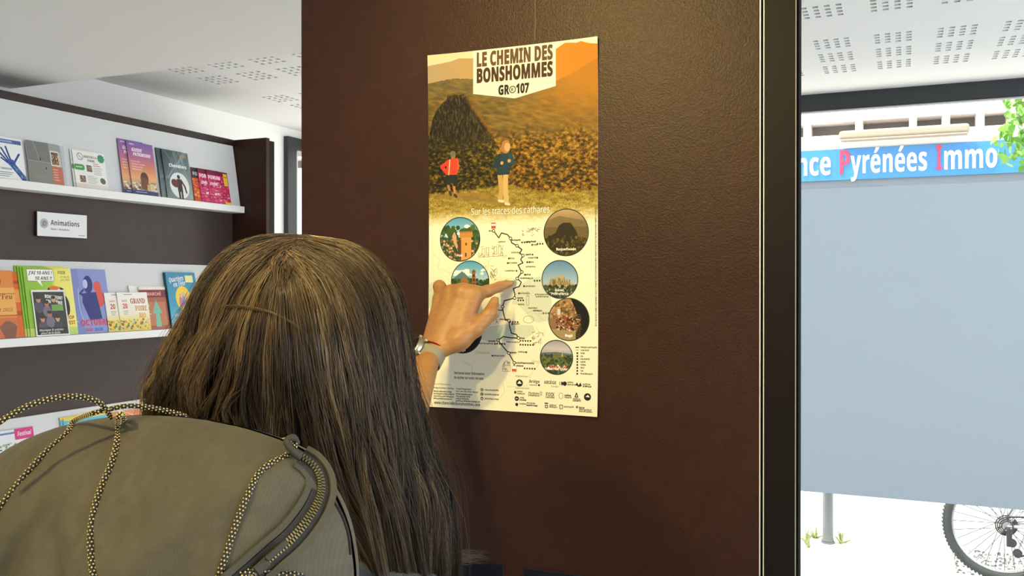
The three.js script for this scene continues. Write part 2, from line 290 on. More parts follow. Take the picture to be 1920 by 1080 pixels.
  for (const [a, b, w, bold, n] of [[382, 1034, 22, 1, 0], [520, 1090, 54, 1, 4], [440, 1098, 38, 0, 0], [606, 1100, 60, 1, 3], [640, 1118, 40, 0, 1], [520, 1160, 48, 0, 0], [606, 1172, 30, 1, 1], [620, 1190, 44, 0, 1], [500, 1192, 40, 0, 1], [610, 1214, 40, 0, 2], [492, 1218, 60, 0, 1], [606, 1240, 60, 0, 0], [480, 1262, 60, 0, 1], [596, 1284, 34, 1, 1], [572, 1304, 76, 1, 3], [590, 1348, 70, 0, 1], [400, 1358, 80, 0, 2], [560, 1388, 64, 0, 1], [556, 1414, 30, 1, 3], [660, 1394, 80, 0, 0], [666, 1406, 70, 0, 0], [560, 1450, 36, 0, 0], [440, 1484, 30, 1, 0], [620, 1470, 50, 0, 0], [650, 1484, 50, 1, 3], [450, 1536, 52, 1, 4], [520, 1560, 50, 0, 1], [570, 1640, 30, 1, 5], [380, 1660, 44, 1, 4], [490, 1662, 74, 0, 6], [320, 1674, 90, 0, 1], [510, 1722, 40, 1, 0], [560, 1716, 40, 0, 1], [400, 1742, 80, 0, 1], [545, 1778, 110, 1, 0], [550, 1794, 40, 1, 5]]) { names(a, b, w, bold); if (n) icons(a + (r() < 0.5 ? 0 : w + 6), b + (n > 2 ? 13 : 0), n); }
  x.fillStyle = '#b4ad8a'; x.font = 'italic 22px sans-serif'; x.fillText('France', 300, 1240); x.fillText('Ariège', 430, 1180); x.fillText('Catalunya', 680, 1500); x.fillText('Berguedà', 640, 1770); x.fillText('Solsonès', 300, 1730);
  // round photographs
  const disc = (a, b, rad, draw, name, ny = 0.78) => { x.save(); x.beginPath(); x.ellipse(a, b, rad, rad, 0, 0, 7); x.closePath(); x.fillStyle = '#888'; x.fill(); x.clip(); draw(a, b, rad); if (name) { x.fillStyle = '#fff'; x.textAlign = 'center'; x.font = 'bold 19px sans-serif'; name.split('|').forEach((s, i) => x.fillText(s, a, b + rad * ny + i * 20)); x.textAlign = 'left'; } x.restore(); x.beginPath(); x.ellipse(a, b, rad, rad, 0, 0, 7); x.lineWidth = 5; x.strokeStyle = '#22343a'; x.stroke(); };
  const trees = (a, b, R, y0, y1, cols, n = 160, s = 10) => { for (let i = 0; i < n; i++) { x.fillStyle = cols[i % cols.length]; x.beginPath(); x.arc(a + rnd(-R, R), b + rnd(y0, y1), rnd(3, s), 0, 7); x.fill(); } };
  const blueSky = (a, b, R) => { x.fillStyle = grad(0, b - R, 0, b + 10, [[0, '#4f9bc4'], [1, '#b9d6e2']]); x.fillRect(a - R, b - R, 2 * R, 2 * R); x.fillStyle = 'rgba(255,255,255,.85)'; for (let i = 0; i < 14; i++) { x.beginPath(); x.ellipse(a + rnd(-R, R) * 0.8, b - R * rnd(0.25, 0.6), rnd(10, 30), rnd(5, 12), 0, 0, 7); x.fill(); } };
  disc(200, 1075, 126, (a, b, R) => { blueSky(a, b, R); trees(a, b, R, -70, 20, ['#3c5a2c', '#4c6a34', '#2e4a26'].concat('#3c5a2c'), 90, 22); x.fillStyle = '#2e4a26'; x.fillRect(a - R, b - 10, 2 * R, R * 1.2); trees(a, b, R, 0, 126, ['#7a5a3c', '#c08a70', '#4a6a30', '#2f4a24', '#d8a890'], 260, 8); poly([[a - 50, b - 20], [a - 36, b - 44], [a - 22, b - 20], [a - 18, b + 60], [a - 40, b + 20]], '#caa07c'); poly([[a + 8, b - 10], [a + 72, b - 14], [a + 72, b + 110], [a + 8, b + 122]], '#d79a54'); poly([[a - 2, b - 36], [a + 80, b - 38], [a + 82, b - 12], [a - 2, b - 8]], '#c58744'); for (let i = 0; i < 7; i++) { x.fillStyle = '#c58744'; x.fillRect(a - 2 + i * 12, b - 46, 7, 12); } x.fillStyle = '#5f3f22'; x.fillRect(a + 34, b + 20, 10, 16); x.fillRect(a + 32, b + 78, 10, 22); poly([[a - 14, b + 10], [a + 8, b], [a + 8, b + 122], [a - 14, b + 110]], '#54402e'); }, 'Foix');
  disc(264, 1318, 118, (a, b, R) => { blueSky(a, b, R); poly([[a - R, b - 10], [a - 50, b - 60], [a, b - 20], [a + R, b + 10], [a + R, b + 40], [a - R, b + 40]], '#5a7a8a'); trees(a, b, R, -10, 40, ['#2f4f28', '#3f6430', '#264020'], 160, 13); x.fillStyle = '#36552a'; x.fillRect(a - R, b + 30, 2 * R, R); poly([[a - 60, b - 8], [a - 40, b - 30], [a - 10, b - 6], [a - 10, b + 60], [a - 60, b + 60]], '#9c6a4a'); poly([[a + 12, b - 56], [a + 34, b - 58], [a + 36, b + 50], [a + 12, b + 50]], '#8f5c3e'); poly([[a + 8, b - 54], [a + 23, b - 70], [a + 38, b - 56]], '#7a4a34'); x.fillStyle = '#3a241a'; for (const k of [-40, -16, 10]) x.fillRect(a + 19, b + k, 9, 13); }, '');
  disc(217, 1607, 122, (a, b, R) => { blueSky(a, b, R); trees(a, b, R, -40, 122, ['#2a2a26', '#1c1c1a', '#3a3a30'], 300, 16); x.fillStyle = '#15151a'; x.fillRect(a - R, b + 40, 2 * R, R); }, 'Bagà', 0.9);
  disc(843, 1050, 128, (a, b, R) => { x.fillStyle = grad(0, b - R, 0, b + R, [[0, '#b79c72'], [0.3, '#8d7650'], [1, '#4a3c20']]); x.fillRect(a - R, b - R, 2 * R, 2 * R); poly([[a - R, b - 60], [a - 40, b - 92], [a + 30, b - 78], [a + R, b - 60], [a + R, b], [a - R, b]], '#7c6a48'); x.fillStyle = '#6a5a38'; x.fillRect(a - R, b - 30, 2 * R, 60); poly([[a - R, b + 40], [a - 60, b], [a - 40, b - 40], [a - 15, b - 54], [a + 28, b - 52], [a + 60, b - 5], [a + 84, b + 60], [a + R, b + 80], [a + R, b + R], [a - R, b + R]], '#2e2819'); trees(a, b, R, 20, 126, ['#4a3f1c', '#2c2612', '#6a5a24', '#3a3216'], 220, 9); }, 'Roquefixade', 0.76);
  disc(806, 1307, 104, (a, b, R) => { x.fillStyle = grad(0, b - R, 0, b + 30, [[0, '#5b86b0'], [1, '#a9c2d2']]); x.fillRect(a - R, b - R, 2 * R, 2 * R); poly([[a - R, b + 36], [a - 50, b + 12], [a - 22, b - 16], [a - 8, b - 26], [a, b - 14], [a + 14, b - 28], [a + 34, b - 4], [a + 60, b + 16], [a + R, b + 34], [a + R, b + R], [a - R, b + R]], '#b3a277'); trees(a, b, R, 34, 104, ['#2c3c2a', '#3a4a34', '#1f2c20', '#4a5a40'], 320, 9); for (let i = 0; i < 30; i++) { x.strokeStyle = i % 2 ? '#8a7a52' : '#5a5440'; x.lineWidth = 3; const q = rnd(-60, 60); x.beginPath(); x.moveTo(a + q, b + rnd(-8, 14)); x.lineTo(a + q + rnd(-10, 10), b + 30); x.stroke(); } }, 'Gósol,|Pedraforca', 0.62);
  disc(858, 1526, 116, (a, b, R) => { x.fillStyle = '#8a6c48'; x.fillRect(a - R, b - R, 2 * R, 2 * R); trees(a, b, R, -116, 0, ['#b08a5c', '#7c5c3a', '#a07c50', '#5e4630', '#c49c6a'], 260, 13); poly([[a + 10, b - R], [a + R, b - R], [a + R, b + R], [a - 10, b + R], [a + 50, b + 60], [a + 56, b], [a + 36, b - 60]], '#171412'); x.fillStyle = '#a08a64'; x.fillRect(a - R, b + 54, R + 40, 60); trees(a, b, 70, -10, 60, ['#2a1c16', '#a04a30', '#d0b090', '#3a2a20', '#70402c'], 180, 7); x.fillStyle = '#c8d0d8'; x.fillRect(a - 66, b - 56, 18, 32); for (let i = 0; i < 12; i++) { x.strokeStyle = '#5c4630'; x.lineWidth = 5; x.beginPath(); x.moveTo(a + 40, b - 30 + i * 11); x.lineTo(a + 66, b - 24 + i * 11); x.stroke(); } }, 'Bagà', 0.82);
  disc(787, 1736, 94, (a, b, R) => { x.fillStyle = grad(0, b - R, 0, b, [[0, '#9a97a4'], [0.5, '#c2bcc0'], [1, '#8c98a4']]); x.fillRect(a - R, b - R, 2 * R, 2 * R); poly([[a - R, b - 24], [a, b - 30], [a + R, b - 20], [a + R, b + R], [a - R, b + R]], '#5e6c78'); trees(a, b, R, -14, 94, ['#3a4a24', '#2c3a1c', '#56642c', '#6a7030'], 300, 10); poly([[a + 28, b - 6], [a + 34, b - 36], [a + 40, b - 6]], '#c8ac70'); trees(a, b + 52, 60, -8, 12, ['#d86a60', '#e8c8c0', '#b04a40', '#fff'], 40, 7); }, 'Santuari de Queralt', 0.74);
  // legend, footer
  for (let i = 0; i < 10; i++) { const yy = 1680 + i * 16; x.fillStyle = '#26231f'; if (i < 2) x.fillRect(896, yy - 5, 20, i ? 2 : 5); else x.fillRect(903, yy - 8, 9, 10); names(926, yy, [90, 46, 20, 12, 46, 24, 26, 18, 16, 70][i], 0); }
  x.save(); x.translate(1008, 1560); x.rotate(-Math.PI / 2); x.fillStyle = '#6d6540'; for (let q = 0; q < 640; q += 7) x.fillRect(q, 0, 3 + 3 * r(), 8); x.restore();
  x.fillStyle = '#2c2923'; x.font = 'bold 22px sans-serif'; x.fillText('Retrouvez toute l’information', 166, 1852, 190); x.fillText('du sentier sur notre site web', 166, 1878, 184);
  x.font = '13px sans-serif'; x.fillStyle = '#5a5546'; x.fillText('Plus d’information', 35, 1918);
  x.fillStyle = '#2c2923'; x.font = 'bold 13px sans-serif'; x.fillText('Ariège Pyrénées Tourisme', 36, 1940, 130); x.fillText('Consell Regulador', 178, 1940, 96); x.fillText('del Camí dels Bons Homes', 178, 1954, 140);
  for (let i = 0; i < 4; i++) names(36, 1960 + i * 14, [110, 126, 128, 118][i], 0); for (let i = 0; i < 4; i++) names(178, 1970 + i * 13, [104, 88, 76, 150][i], 0);
  for (let i = 0; i < 3; i++) { x.fillStyle = '#1c1a1a'; x.beginPath(); x.arc(341, 1934 + i * 25, 9, 0, 7); x.fill(); x.fillStyle = '#f6efcf'; if (i === 0) { x.beginPath(); x.arc(341, 1934, 6, 0, 7); x.fill(); x.fillStyle = '#1c1a1a'; x.beginPath(); x.arc(341, 1934, 3, 0, 7); x.fill(); } else if (i === 1) { x.fillRect(340, 1953, 3, 12); x.fillRect(337, 1957, 8, 2); } else x.fillRect(336, 1981, 10, 7); names(358, 1938 + i * 25, 84, 0); }
  x.fillStyle = '#221f1b'; x.font = 'bold 25px sans-serif'; x.fillText('www.chemindesbonshommes.com', 40, 2030, 290);
  x.font = '13px sans-serif'; x.fillText('Organisé par :', 546, 1852); x.fillText('Subventionné :', 546, 1918);
  x.fillStyle = '#1e1a22'; const dot = (a, b, q) => { x.beginPath(); x.arc(a, b, q, 0, 7); x.fill(); };
  dot(570, 1886, 20); dot(967, 1944, 20); dot(554, 1974, 13); dot(554, 2007, 9); x.fillStyle = '#f6efcf'; poly([[556, 1890], [570, 1872], [584, 1890]], '#f6efcf'); poly([[955, 1944], [970, 1932], [980, 1946]], '#f6efcf'); x.font = 'bold 9px sans-serif'; x.fillText('360', 545, 1977);
  x.fillStyle = '#221f24'; x.font = 'bold 24px sans-serif'; x.fillText('Ariège', 628, 1882, 62); x.font = 'bold 11px sans-serif'; x.fillText('le département', 630, 1897, 44); dot(686, 1893, 6);
  x.font = 'bold 23px sans-serif'; x.fillText('ARIÈGE', 716, 1884, 72); x.font = 'italic 13px sans-serif'; x.fillText('Europe', 756, 1900);
  dot(836, 1878, 12); x.beginPath(); x.ellipse(820, 1878, 5, 11, 0, 0, 7); x.fill(); x.fillRect(806, 1868, 3, 20); names(852, 1874, 30, 0); names(852, 1886, 46, 0); poly([[896, 1886], [906, 1868], [916, 1884], [926, 1868], [934, 1886], [924, 1890], [914, 1892], [904, 1884]], '#221f24'); names(940, 1880, 40, 0); names(940, 1892, 46, 1);
  x.fillRect(539, 1932, 12, 14); names(556, 1938, 34, 0); names(556, 1949, 42, 0); names(572, 1972, 26, 0); names(572, 1984, 34, 1);
  x.font = 'italic bold 19px serif'; x.fillStyle = '#221f24'; x.fillText('Pyrénées', 622, 1946, 66); x.strokeStyle = '#221f24'; x.lineWidth = 2; x.strokeRect(694, 1930, 8, 18); names(624, 1956, 64, 0);
  x.font = '900 28px sans-serif'; x.fillText('FOIX', 726, 1952, 50); names(726, 1962, 50, 0); x.strokeStyle = '#555'; x.beginPath(); x.ellipse(815, 1946, 12, 16, 0, 0, 7); x.stroke(); names(836, 1946, 36, 1); names(836, 1957, 36, 0);
  x.lineWidth = 5; x.strokeStyle = '#221f24'; x.beginPath(); x.moveTo(896, 1948); x.lineTo(904, 1926); x.lineTo(912, 1948); x.closePath(); x.stroke(); names(884, 1962, 44, 0); names(884, 1972, 44, 1);
  names(570, 2006, 36, 0); names(612, 2000, 50, 0); names(612, 2012, 66, 1); x.fillRect(720, 1988, 20, 7); x.lineWidth = 4; x.strokeRect(724, 2002, 13, 13); names(748, 2004, 38, 0); names(748, 2014, 44, 0); x.strokeStyle = '#5a544c'; x.strokeRect(808, 1996, 16, 20); names(832, 2008, 56, 0); dot(908, 2002, 7); names(920, 2008, 26, 1); names(920, 2018, 64, 0); names(920, 2028, 74, 0);
  // title banner
  poly([[286, 0], [783, 0], [783, 243], [541, 292], [286, 246]], '#ece9d6');
  const word = (s, a, b, wid, px, fill) => { x.save(); x.font = '900 ' + px + 'px sans-serif'; const m = x.measureText(s).width; x.translate(a, b); x.scale(wid / m, 1.0); x.fillStyle = fill; x.strokeStyle = fill; x.lineWidth = px * 0.035; x.fillText(s, 0, 0); x.strokeText(s, 0, 0); x.restore(); };
  word('LE CHEMIN DES', 304, 92, 462, 107, '#5f4636'); word('BONSHOMMES', 304, 184, 462, 107, '#422a20'); word('GR', 440, 264, 66, 72, '#231f1a'); word('107', 548, 264, 78, 72, '#231f1a');
  x.strokeStyle = '#231f1a'; x.lineWidth = 5; x.beginPath(); x.arc(527, 241, 18, 0, 6.284); x.stroke(); x.font = 'bold 26px sans-serif'; x.fillStyle = '#231f1a'; x.fillText('R', 517, 251);
  x.fillStyle = '#fffdf2'; x.font = '52px sans-serif'; x.strokeStyle = 'rgba(96,78,24,.55)'; x.lineWidth = 5; x.strokeText('Sur les traces des cathares', 271, 938, 478); x.fillText('Sur les traces des cathares', 271, 938, 478);
  return c;
}
{
  const g = sheetGeo(0.3034, 0.6, 0.0006, (u, v) => [0, 0, 0.0012 + 0.004 * Math.pow(Math.abs(u - 0.5) * 2, 3) * Math.pow(Math.abs(v - 0.5) * 2, 4) + 0.0008 * Math.sin(v * 9 + u * 3)], 24, 40);
  const p = add('poster', g, [mat(0xffffff, 0.62, { map: canvasMap(drawPoster()), specularIntensity: 0.5 }), M.paper]);
  p.position.set(-0.5951, 1.2907, 0.0004);
  tag(p, 'tall hiking route poster with sunset photo, map and round pictures on brown panel', 'poster');
}
// two dark sheets lower on the panel, and a hairline scratch above the poster
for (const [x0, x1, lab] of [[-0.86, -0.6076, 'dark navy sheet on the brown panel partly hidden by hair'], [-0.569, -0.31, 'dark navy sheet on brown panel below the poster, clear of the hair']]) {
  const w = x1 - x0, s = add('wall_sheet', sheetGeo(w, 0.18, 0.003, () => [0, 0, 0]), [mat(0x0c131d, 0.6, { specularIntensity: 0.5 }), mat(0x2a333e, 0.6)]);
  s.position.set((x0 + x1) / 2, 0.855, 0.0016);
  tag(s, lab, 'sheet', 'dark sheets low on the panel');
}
tag(add('thread', tube([V(-0.5516, 1.897, 0.0006), V(-0.5508, 1.93, 0.0008), V(-0.5516, 2.0, 0.0006)], 0.0003, 12, 5), mat(0x9a8a5a, 0.5)), 'thin stray thread on brown panel above the poster', 'thread');

// ---------------------------------------------------------------- brochure display on the left wall
const TILT = Math.atan2(0.044, 0.286), TOPS = [2.16, 1.598, 1.037], LIPS = [1.862, 1.313, 0.752];
{
  const u = thing('display_unit', 'dark brown wall display unit with three white sloping brochure shelves', 'display shelf', [XL, 0, -0.6]);
  const L = (g) => g.translate(-XL, 0, 0.6);
  add('back_panel', L(box(XL, -2.896, 0, 2.15, -2.02, 1.0)), M.unit, u);
  add('top_edge', L(box(XL, -2.888, 2.15, 2.178, -2.02, 1.0, 0.002)), M.brownEdge, u);
  add('end_panel', L(box(XL, -2.7, 0, 2.177, -2.045, -2.02, 0.0015)), M.brown, u);
  add('end_panel', L(box(XL, -2.708, 0, 2.168, -2.09, -2.056, 0.0015)), M.post, u);
  add('end_panel', L(box(XL, -2.7, 0, 2.177, 1.0, 1.025, 0.0015)), M.brown, u);
  TOPS.forEach((T, k) => {
    const b = LIPS[k], sh = new THREE.Shape([new THREE.Vector2(-2.896, T - 0.012), new THREE.Vector2(-2.888, T - 0.012), new THREE.Vector2(-2.845, b), new THREE.Vector2(-2.82, b), new THREE.Vector2(-2.82, b - 0.03), new THREE.Vector2(-2.896, b - 0.03)]);
    const g = new THREE.ExtrudeGeometry(new THREE.Shape([new THREE.Vector2(-2.896, T - 0.012), new THREE.Vector2(-2.889, T - 0.012), new THREE.Vector2(-2.845, b), new THREE.Vector2(-2.896, b)]), { depth: 3.01, bevelEnabled: false });
    const s = add('sloping_shelf', L(g.translate(0, 0, -2.015)), M.board, u);
    s.userData.label = 'light grey sloping display board';
    add('shelf_lip', L(box(-2.896, -2.82, b - 0.03, b, -2.015, 0.995, 0.002)), M.lip, s).userData.label = 'white front lip';
  });
}
// section plate
{
  const t = thing('section_plate', 'small white Animations plate on dark back of display unit', 'sign', [-2.895, 1.675, -1.0715]);
  const [c, x] = canvasOf(512, 208);
  x.fillStyle = '#eef0f2'; x.fillRect(0, 0, 512, 208); x.fillStyle = '#b6b9ba'; x.beginPath(); x.arc(66, 98, 42, 0, 7); x.fill(); x.strokeStyle = '#6d7072'; x.lineWidth = 6; x.beginPath(); x.arc(70, 96, 18, 0, 7); x.moveTo(46, 122); x.lineTo(72, 92); x.lineTo(60, 78); x.stroke();
  x.fillStyle = '#3d4044'; x.font = 'bold 62px sans-serif'; x.fillText('Animations', 132, 108, 300); x.fillStyle = '#6a6d70'; x.font = 'bold 24px sans-serif'; x.fillText('Dates / animations', 134, 150, 190); x.fillStyle = '#a9abad'; x.fillRect(420, 182, 70, 7);
  add('plate', box(0, 0.012, 0, 0.09, -0.1105, 0.1105, 0.002), mat(0x2b2827, 0.5), t);
  const f = add('printed_face', new THREE.BoxGeometry(0.217, 0.088, 0.0012), [M.paper, M.paper, M.paper, M.paper, mat(0xffffff, 0.4, { map: canvasMap(c) }), M.paper], t);
  f.rotation.y = Math.PI / 2; f.position.set(0.0127, 0.045, 0);
}
// ---------------------------------------------------------------- brochures: prints
function print(w, h, draw) { const [c, x] = canvasOf(w, h); x.textBaseline = 'alphabetic'; draw(x, w, h, rng(w * 31 + h)); return mat(0xffffff, 0.38, { map: canvasMap(c) }); }
const G = (x, x0, y0, x1, y1, stops) => { const g = x.createLinearGradient(x0, y0, x1, y1); stops.forEach(([o, k]) => g.addColorStop(o, k)); return g; };
const lines = (x, a, b, w, n, gap, col, th = 4, seed = 3) => { const r = rng(seed + a + b); x.fillStyle = col; for (let i = 0; i < n; i++) x.fillRect(a, b + i * gap, w * (0.6 + 0.4 * r()), th); };
const PRINT = {
  hand: print(360, 312, (x, w, h, r) => {
    x.fillStyle = '#f4f6f8'; x.fillRect(0, 0, w, h); x.fillStyle = '#4a64a4'; x.fillRect(0, 16, w - 10, 30); x.fillStyle = '#d8def0'; x.font = 'bold 20px sans-serif'; x.fillText('EXPOSITIONS', 170, 38, 110);
    x.strokeStyle = '#2a448e'; x.lineCap = 'round'; const f = (a, b, c, d, k) => { x.lineWidth = k; x.beginPath(); x.moveTo(a, b); x.lineTo(c, d); x.stroke(); };
    f(248, 170, 222, 74, 13); f(236, 176, 186, 86, 13); f(228, 184, 168, 122, 13); f(226, 194, 176, 160, 12); f(272, 190, 322, 118, 15); x.fillStyle = '#3c5cae'; x.beginPath(); x.ellipse(254, 190, 32, 28, 0.6, 0, 7); x.fill(); f(262, 206, 345, 300, 44);
    for (let i = 0; i < 60; i++) { const k = r(); x.strokeStyle = ['#6f8fd0', '#9db6e4', '#243a78', '#3aa0b0'][i % 4]; x.lineWidth = 3; const a = 244 + k * 100 + (r() - 0.5) * 36, b = 184 + k * 110 + (r() - 0.5) * 16; x.beginPath(); x.moveTo(a, b); x.lineTo(a + 10, b + 10); x.stroke(); }
    x.fillStyle = '#3a4660'; x.font = 'bold 20px sans-serif'; x.fillText('TARASCON', 160, 244, 90); lines(x, 150, 262, 110, 3, 14, '#7d8696', 5);
  }),
  grey: print(280, 312, (x, w, h, r) => {
    x.fillStyle = '#8c8c88'; x.fillRect(0, 0, w, h); x.fillStyle = '#7e7f7c'; x.fillRect(0, 0, 190, 150); x.fillStyle = '#a3a6a4'; x.fillRect(190, 0, 90, 60); x.strokeStyle = '#b4b4ae'; x.lineWidth = 3; x.beginPath(); x.moveTo(0, 150); x.lineTo(w, 158); x.moveTo(60, 0); x.lineTo(100, 150); x.stroke();
    x.fillStyle = '#33302c'; x.fillRect(100, 120, 8, 24); x.fillRect(140, 190, 10, 16); x.fillStyle = '#9d8f80'; x.fillRect(40, 250, 90, 30); x.fillStyle = '#efe9dc'; x.fillRect(196, 56, 78, 116); x.fillStyle = '#6d5038'; x.fillRect(204, 66, 62, 96); for (let i = 0; i < 60; i++) { x.fillStyle = ['#c9a880', '#4a3424', '#a07850', '#e8dcc8'][i % 4]; x.fillRect(206 + r() * 54, 70 + r() * 86, 5, 8); }
    x.fillStyle = '#c9745c'; x.fillRect(196, 178, 84, 134); x.fillStyle = '#e2a896'; x.font = 'bold 14px sans-serif'; lines(x, 204, 196, 60, 5, 20, '#e6b4a4', 7);
  }),
  green: print(300, 296, (x, w, h, r) => {
    x.fillStyle = '#f3f5f1'; x.fillRect(0, 0, w, h); x.strokeStyle = '#6d726c'; x.lineWidth = 5; x.beginPath(); x.arc(66, 50, 26, 0, 7); x.stroke(); x.beginPath(); x.moveTo(54, 36); x.lineTo(78, 66); x.stroke(); x.fillStyle = '#43484a'; x.font = 'bold 26px sans-serif'; x.fillText('ANIMATIONS À LA', 100, 54, 120); x.fillText('FERME', 130, 84, 70);
    x.fillStyle = '#3f9a6e'; x.beginPath(); for (let i = 0; i < 20; i++) { const a = (i / 20) * 6.283, q = i % 2 ? 30 : 38; x.lineTo(262 + q * Math.cos(a), 46 + q * Math.sin(a)); } x.fill(); x.fillStyle = '#4c9e52'; x.beginPath(); x.roundRect(0, 112, 94, 46, 20); x.fill(); x.fillStyle = '#cfe6cf'; x.fillRect(14, 130, 60, 8);
    for (const [a, b] of [[112, 112], [40, 200]]) { x.fillStyle = '#7a5f52'; x.fillRect(a, b, 50, 52); for (let i = 0; i < 30; i++) { x.fillStyle = ['#4a3a34', '#a88a78', '#c9b8a8'][i % 3]; x.fillRect(a + r() * 44, b + r() * 46, 7, 6); } } x.fillStyle = '#6a6660'; x.beginPath(); x.ellipse(254, 226, 28, 24, 0.3, 0, 7); x.fill();
    lines(x, 176, 92, 70, 2, 16, '#d0907c', 6); lines(x, 176, 126, 100, 5, 13, '#a9ada8', 4); lines(x, 110, 196, 100, 8, 11, '#b2b5b0', 4); x.fillStyle = '#eadfd6'; x.fillRect(0, 262, w, 34);
  }),
  purple: print(280, 436, (x, w, h, r) => {
    x.fillStyle = G(x, 0, 0, 0, h, [[0, '#7c62a8'], [0.25, '#b06a9c'], [0.5, '#e08a6c'], [0.7, '#eeb27c'], [0.8, '#c8a888']]); x.fillRect(0, 0, w, h); x.fillStyle = '#f6eef4'; x.font = 'bold 15px sans-serif'; x.fillText('▲ ARIÈGE', 14, 26); x.font = '900 italic 38px sans-serif'; x.fillText('GUIDE', 40, 80, 110); x.fillText('PATRIMOINE', 50, 116, 190); x.font = '17px sans-serif'; ['Art de visiter', 'Châteaux, musées', 'Grottes et sites', 'Mémoire vive'].forEach((s, i) => x.fillText(s, 22, 170 + i * 22));
    for (let i = 0; i < 90; i++) { x.fillStyle = ['#d9c8b0', '#8f7a62', '#b8a084', '#6d5a48', '#efe2cc'][i % 5]; x.fillRect(r() * w, 330 + r() * 70, 10 + r() * 20, 8 + r() * 14); }
    x.fillStyle = '#5a3c34'; x.beginPath(); x.ellipse(140, 300, 42, 52, 0, 0, 7); x.fill(); x.fillStyle = '#7a4c3c'; x.beginPath(); x.moveTo(96, 290); x.lineTo(180, 300); x.lineTo(150, 400); x.lineTo(96, 390); x.fill(); x.fillStyle = '#c8a070'; x.beginPath(); x.ellipse(138, 232, 14, 18, 0, 0, 7); x.fill(); x.fillStyle = '#d8c8a0'; x.fillRect(190, 340, 50, 60); x.fillStyle = '#e0b070'; x.fillRect(160, 350, 22, 54); x.fillStyle = '#3a4478'; x.fillRect(0, 404, w, 32); x.fillStyle = '#aab4dc'; x.fillRect(30, 416, 120, 6);
  }),
  teal: print(300, 410, (x, w, h, r) => {
    x.fillStyle = G(x, 0, 0, w, h, [[0, '#39474c'], [0.4, '#5d6f74'], [0.7, '#7e8d8e'], [1, '#a9b2ae']]); x.fillRect(0, 0, w, h); x.strokeStyle = 'rgba(160,180,184,.35)'; for (let i = 0; i < 26; i++) { x.lineWidth = 6; x.beginPath(); x.moveTo(r() * w, 0); x.lineTo(r() * w, h * 0.6); x.stroke(); }
    x.fillStyle = '#e0823c'; x.font = 'bold 22px sans-serif'; x.fillText('▲ARIÈGE', 190, 42, 96); x.fillStyle = '#f2f6f6'; x.font = '900 40px sans-serif'; x.fillText('Chevaliers', 60, 142, 210); x.fillStyle = '#e8ecea'; x.beginPath(); x.ellipse(154, 296, 110, 112, 0, 0, 7); x.fill();
    x.fillStyle = '#3c2a30'; x.beginPath(); x.arc(150, 222, 17, 0, 7); x.fill(); x.fillRect(124, 240, 56, 110); x.fillRect(126, 340, 22, 70); x.fillRect(156, 340, 22, 70); x.lineWidth = 18; x.strokeStyle = '#43303a'; x.beginPath(); x.moveTo(176, 252); x.lineTo(210, 300); x.lineTo(222, 356); x.stroke(); x.fillStyle = '#6a3038'; x.beginPath(); x.ellipse(102, 280, 42, 34, 0.4, 0, 7); x.fill();
  }),
  pink: print(260, 290, (x, w, h, r) => {
    x.fillStyle = '#c8286a'; x.fillRect(0, 0, w, h); for (let i = 0; i < 240; i++) { x.fillStyle = ['#e0508c', '#a81c50', '#e8584c', '#f0a0b8', '#8a1844', '#d84030'][i % 6]; x.fillRect(r() * w, 80 + r() * 200, 6 + r() * 24, 4 + r() * 12); }
    x.fillStyle = '#7c1644'; x.fillRect(0, 0, w, 40); x.fillStyle = '#fff0f4'; x.font = '900 44px sans-serif'; x.fillText('FORUM', 10, 78, 150); x.font = '900 30px sans-serif'; x.fillText('LIVRES', 20, 130, 130); x.fillText('APPS', 60, 220, 90); x.fillStyle = '#f2c832'; x.fillRect(202, 14, 50, 110); x.fillRect(180, 270, 80, 20); x.fillStyle = '#b07810'; x.fillRect(210, 40, 34, 8);
  }),
  pinkAlt: print(260, 290, (x, w, h, r) => {
    x.fillStyle = '#d8542c'; x.fillRect(0, 0, w, h); x.fillStyle = '#2e2a30'; x.fillRect(0, 0, w, 90); x.fillStyle = '#d8d0d4'; x.font = '900 40px sans-serif'; x.fillText('FOIRE', 12, 66, 120); for (let i = 0; i < 140; i++) { x.fillStyle = ['#e88040', '#b83a24', '#f0b060', '#a02838'][i % 4]; x.fillRect(r() * w, 96 + r() * 180, 6 + r() * 24, 4 + r() * 12); }
  }),
  orange: print(300, 470, (x, w, h) => {
    x.fillStyle = '#e98d3c'; x.fillRect(0, 0, w, h); x.fillStyle = '#f2b45c'; x.fillRect(0, 120, w, 200); x.fillStyle = '#7c3a1c'; x.font = 'italic bold 46px serif'; x.fillText('Festival', 30, 100, 200); x.fillText('Tout l’Feu', 70, 200, 210); x.font = 'italic 32px serif'; x.fillText('30 août 2025', 80, 285, 200); x.fillStyle = '#b8542c'; x.fillRect(0, 160, w, 5); x.fillRect(0, 310, w, 8); x.fillStyle = '#d8743c'; x.fillRect(0, 330, w, 140);
    x.fillStyle = '#8a5a44'; x.beginPath(); x.moveTo(170, 400); x.quadraticCurveTo(220, 310, 290, 390); x.lineTo(270, 470); x.lineTo(200, 470); x.fill(); x.beginPath(); x.ellipse(230, 396, 64, 14, 0.1, 0, 7); x.fill(); x.fillStyle = '#efe3cf'; x.fillRect(0, 400, 74, 66);
  }),
  orangeBack: print(200, 300, (x, w, h) => { x.fillStyle = '#e06a1c'; x.fillRect(0, 0, w, h); x.fillStyle = '#b8501a'; x.fillRect(0, 40, w, 14); x.fillRect(0, 180, w, 20); x.fillStyle = '#f0a040'; x.fillRect(90, 80, 80, 60); }),
  toucan: print(420, 520, (x, w, h, r) => {
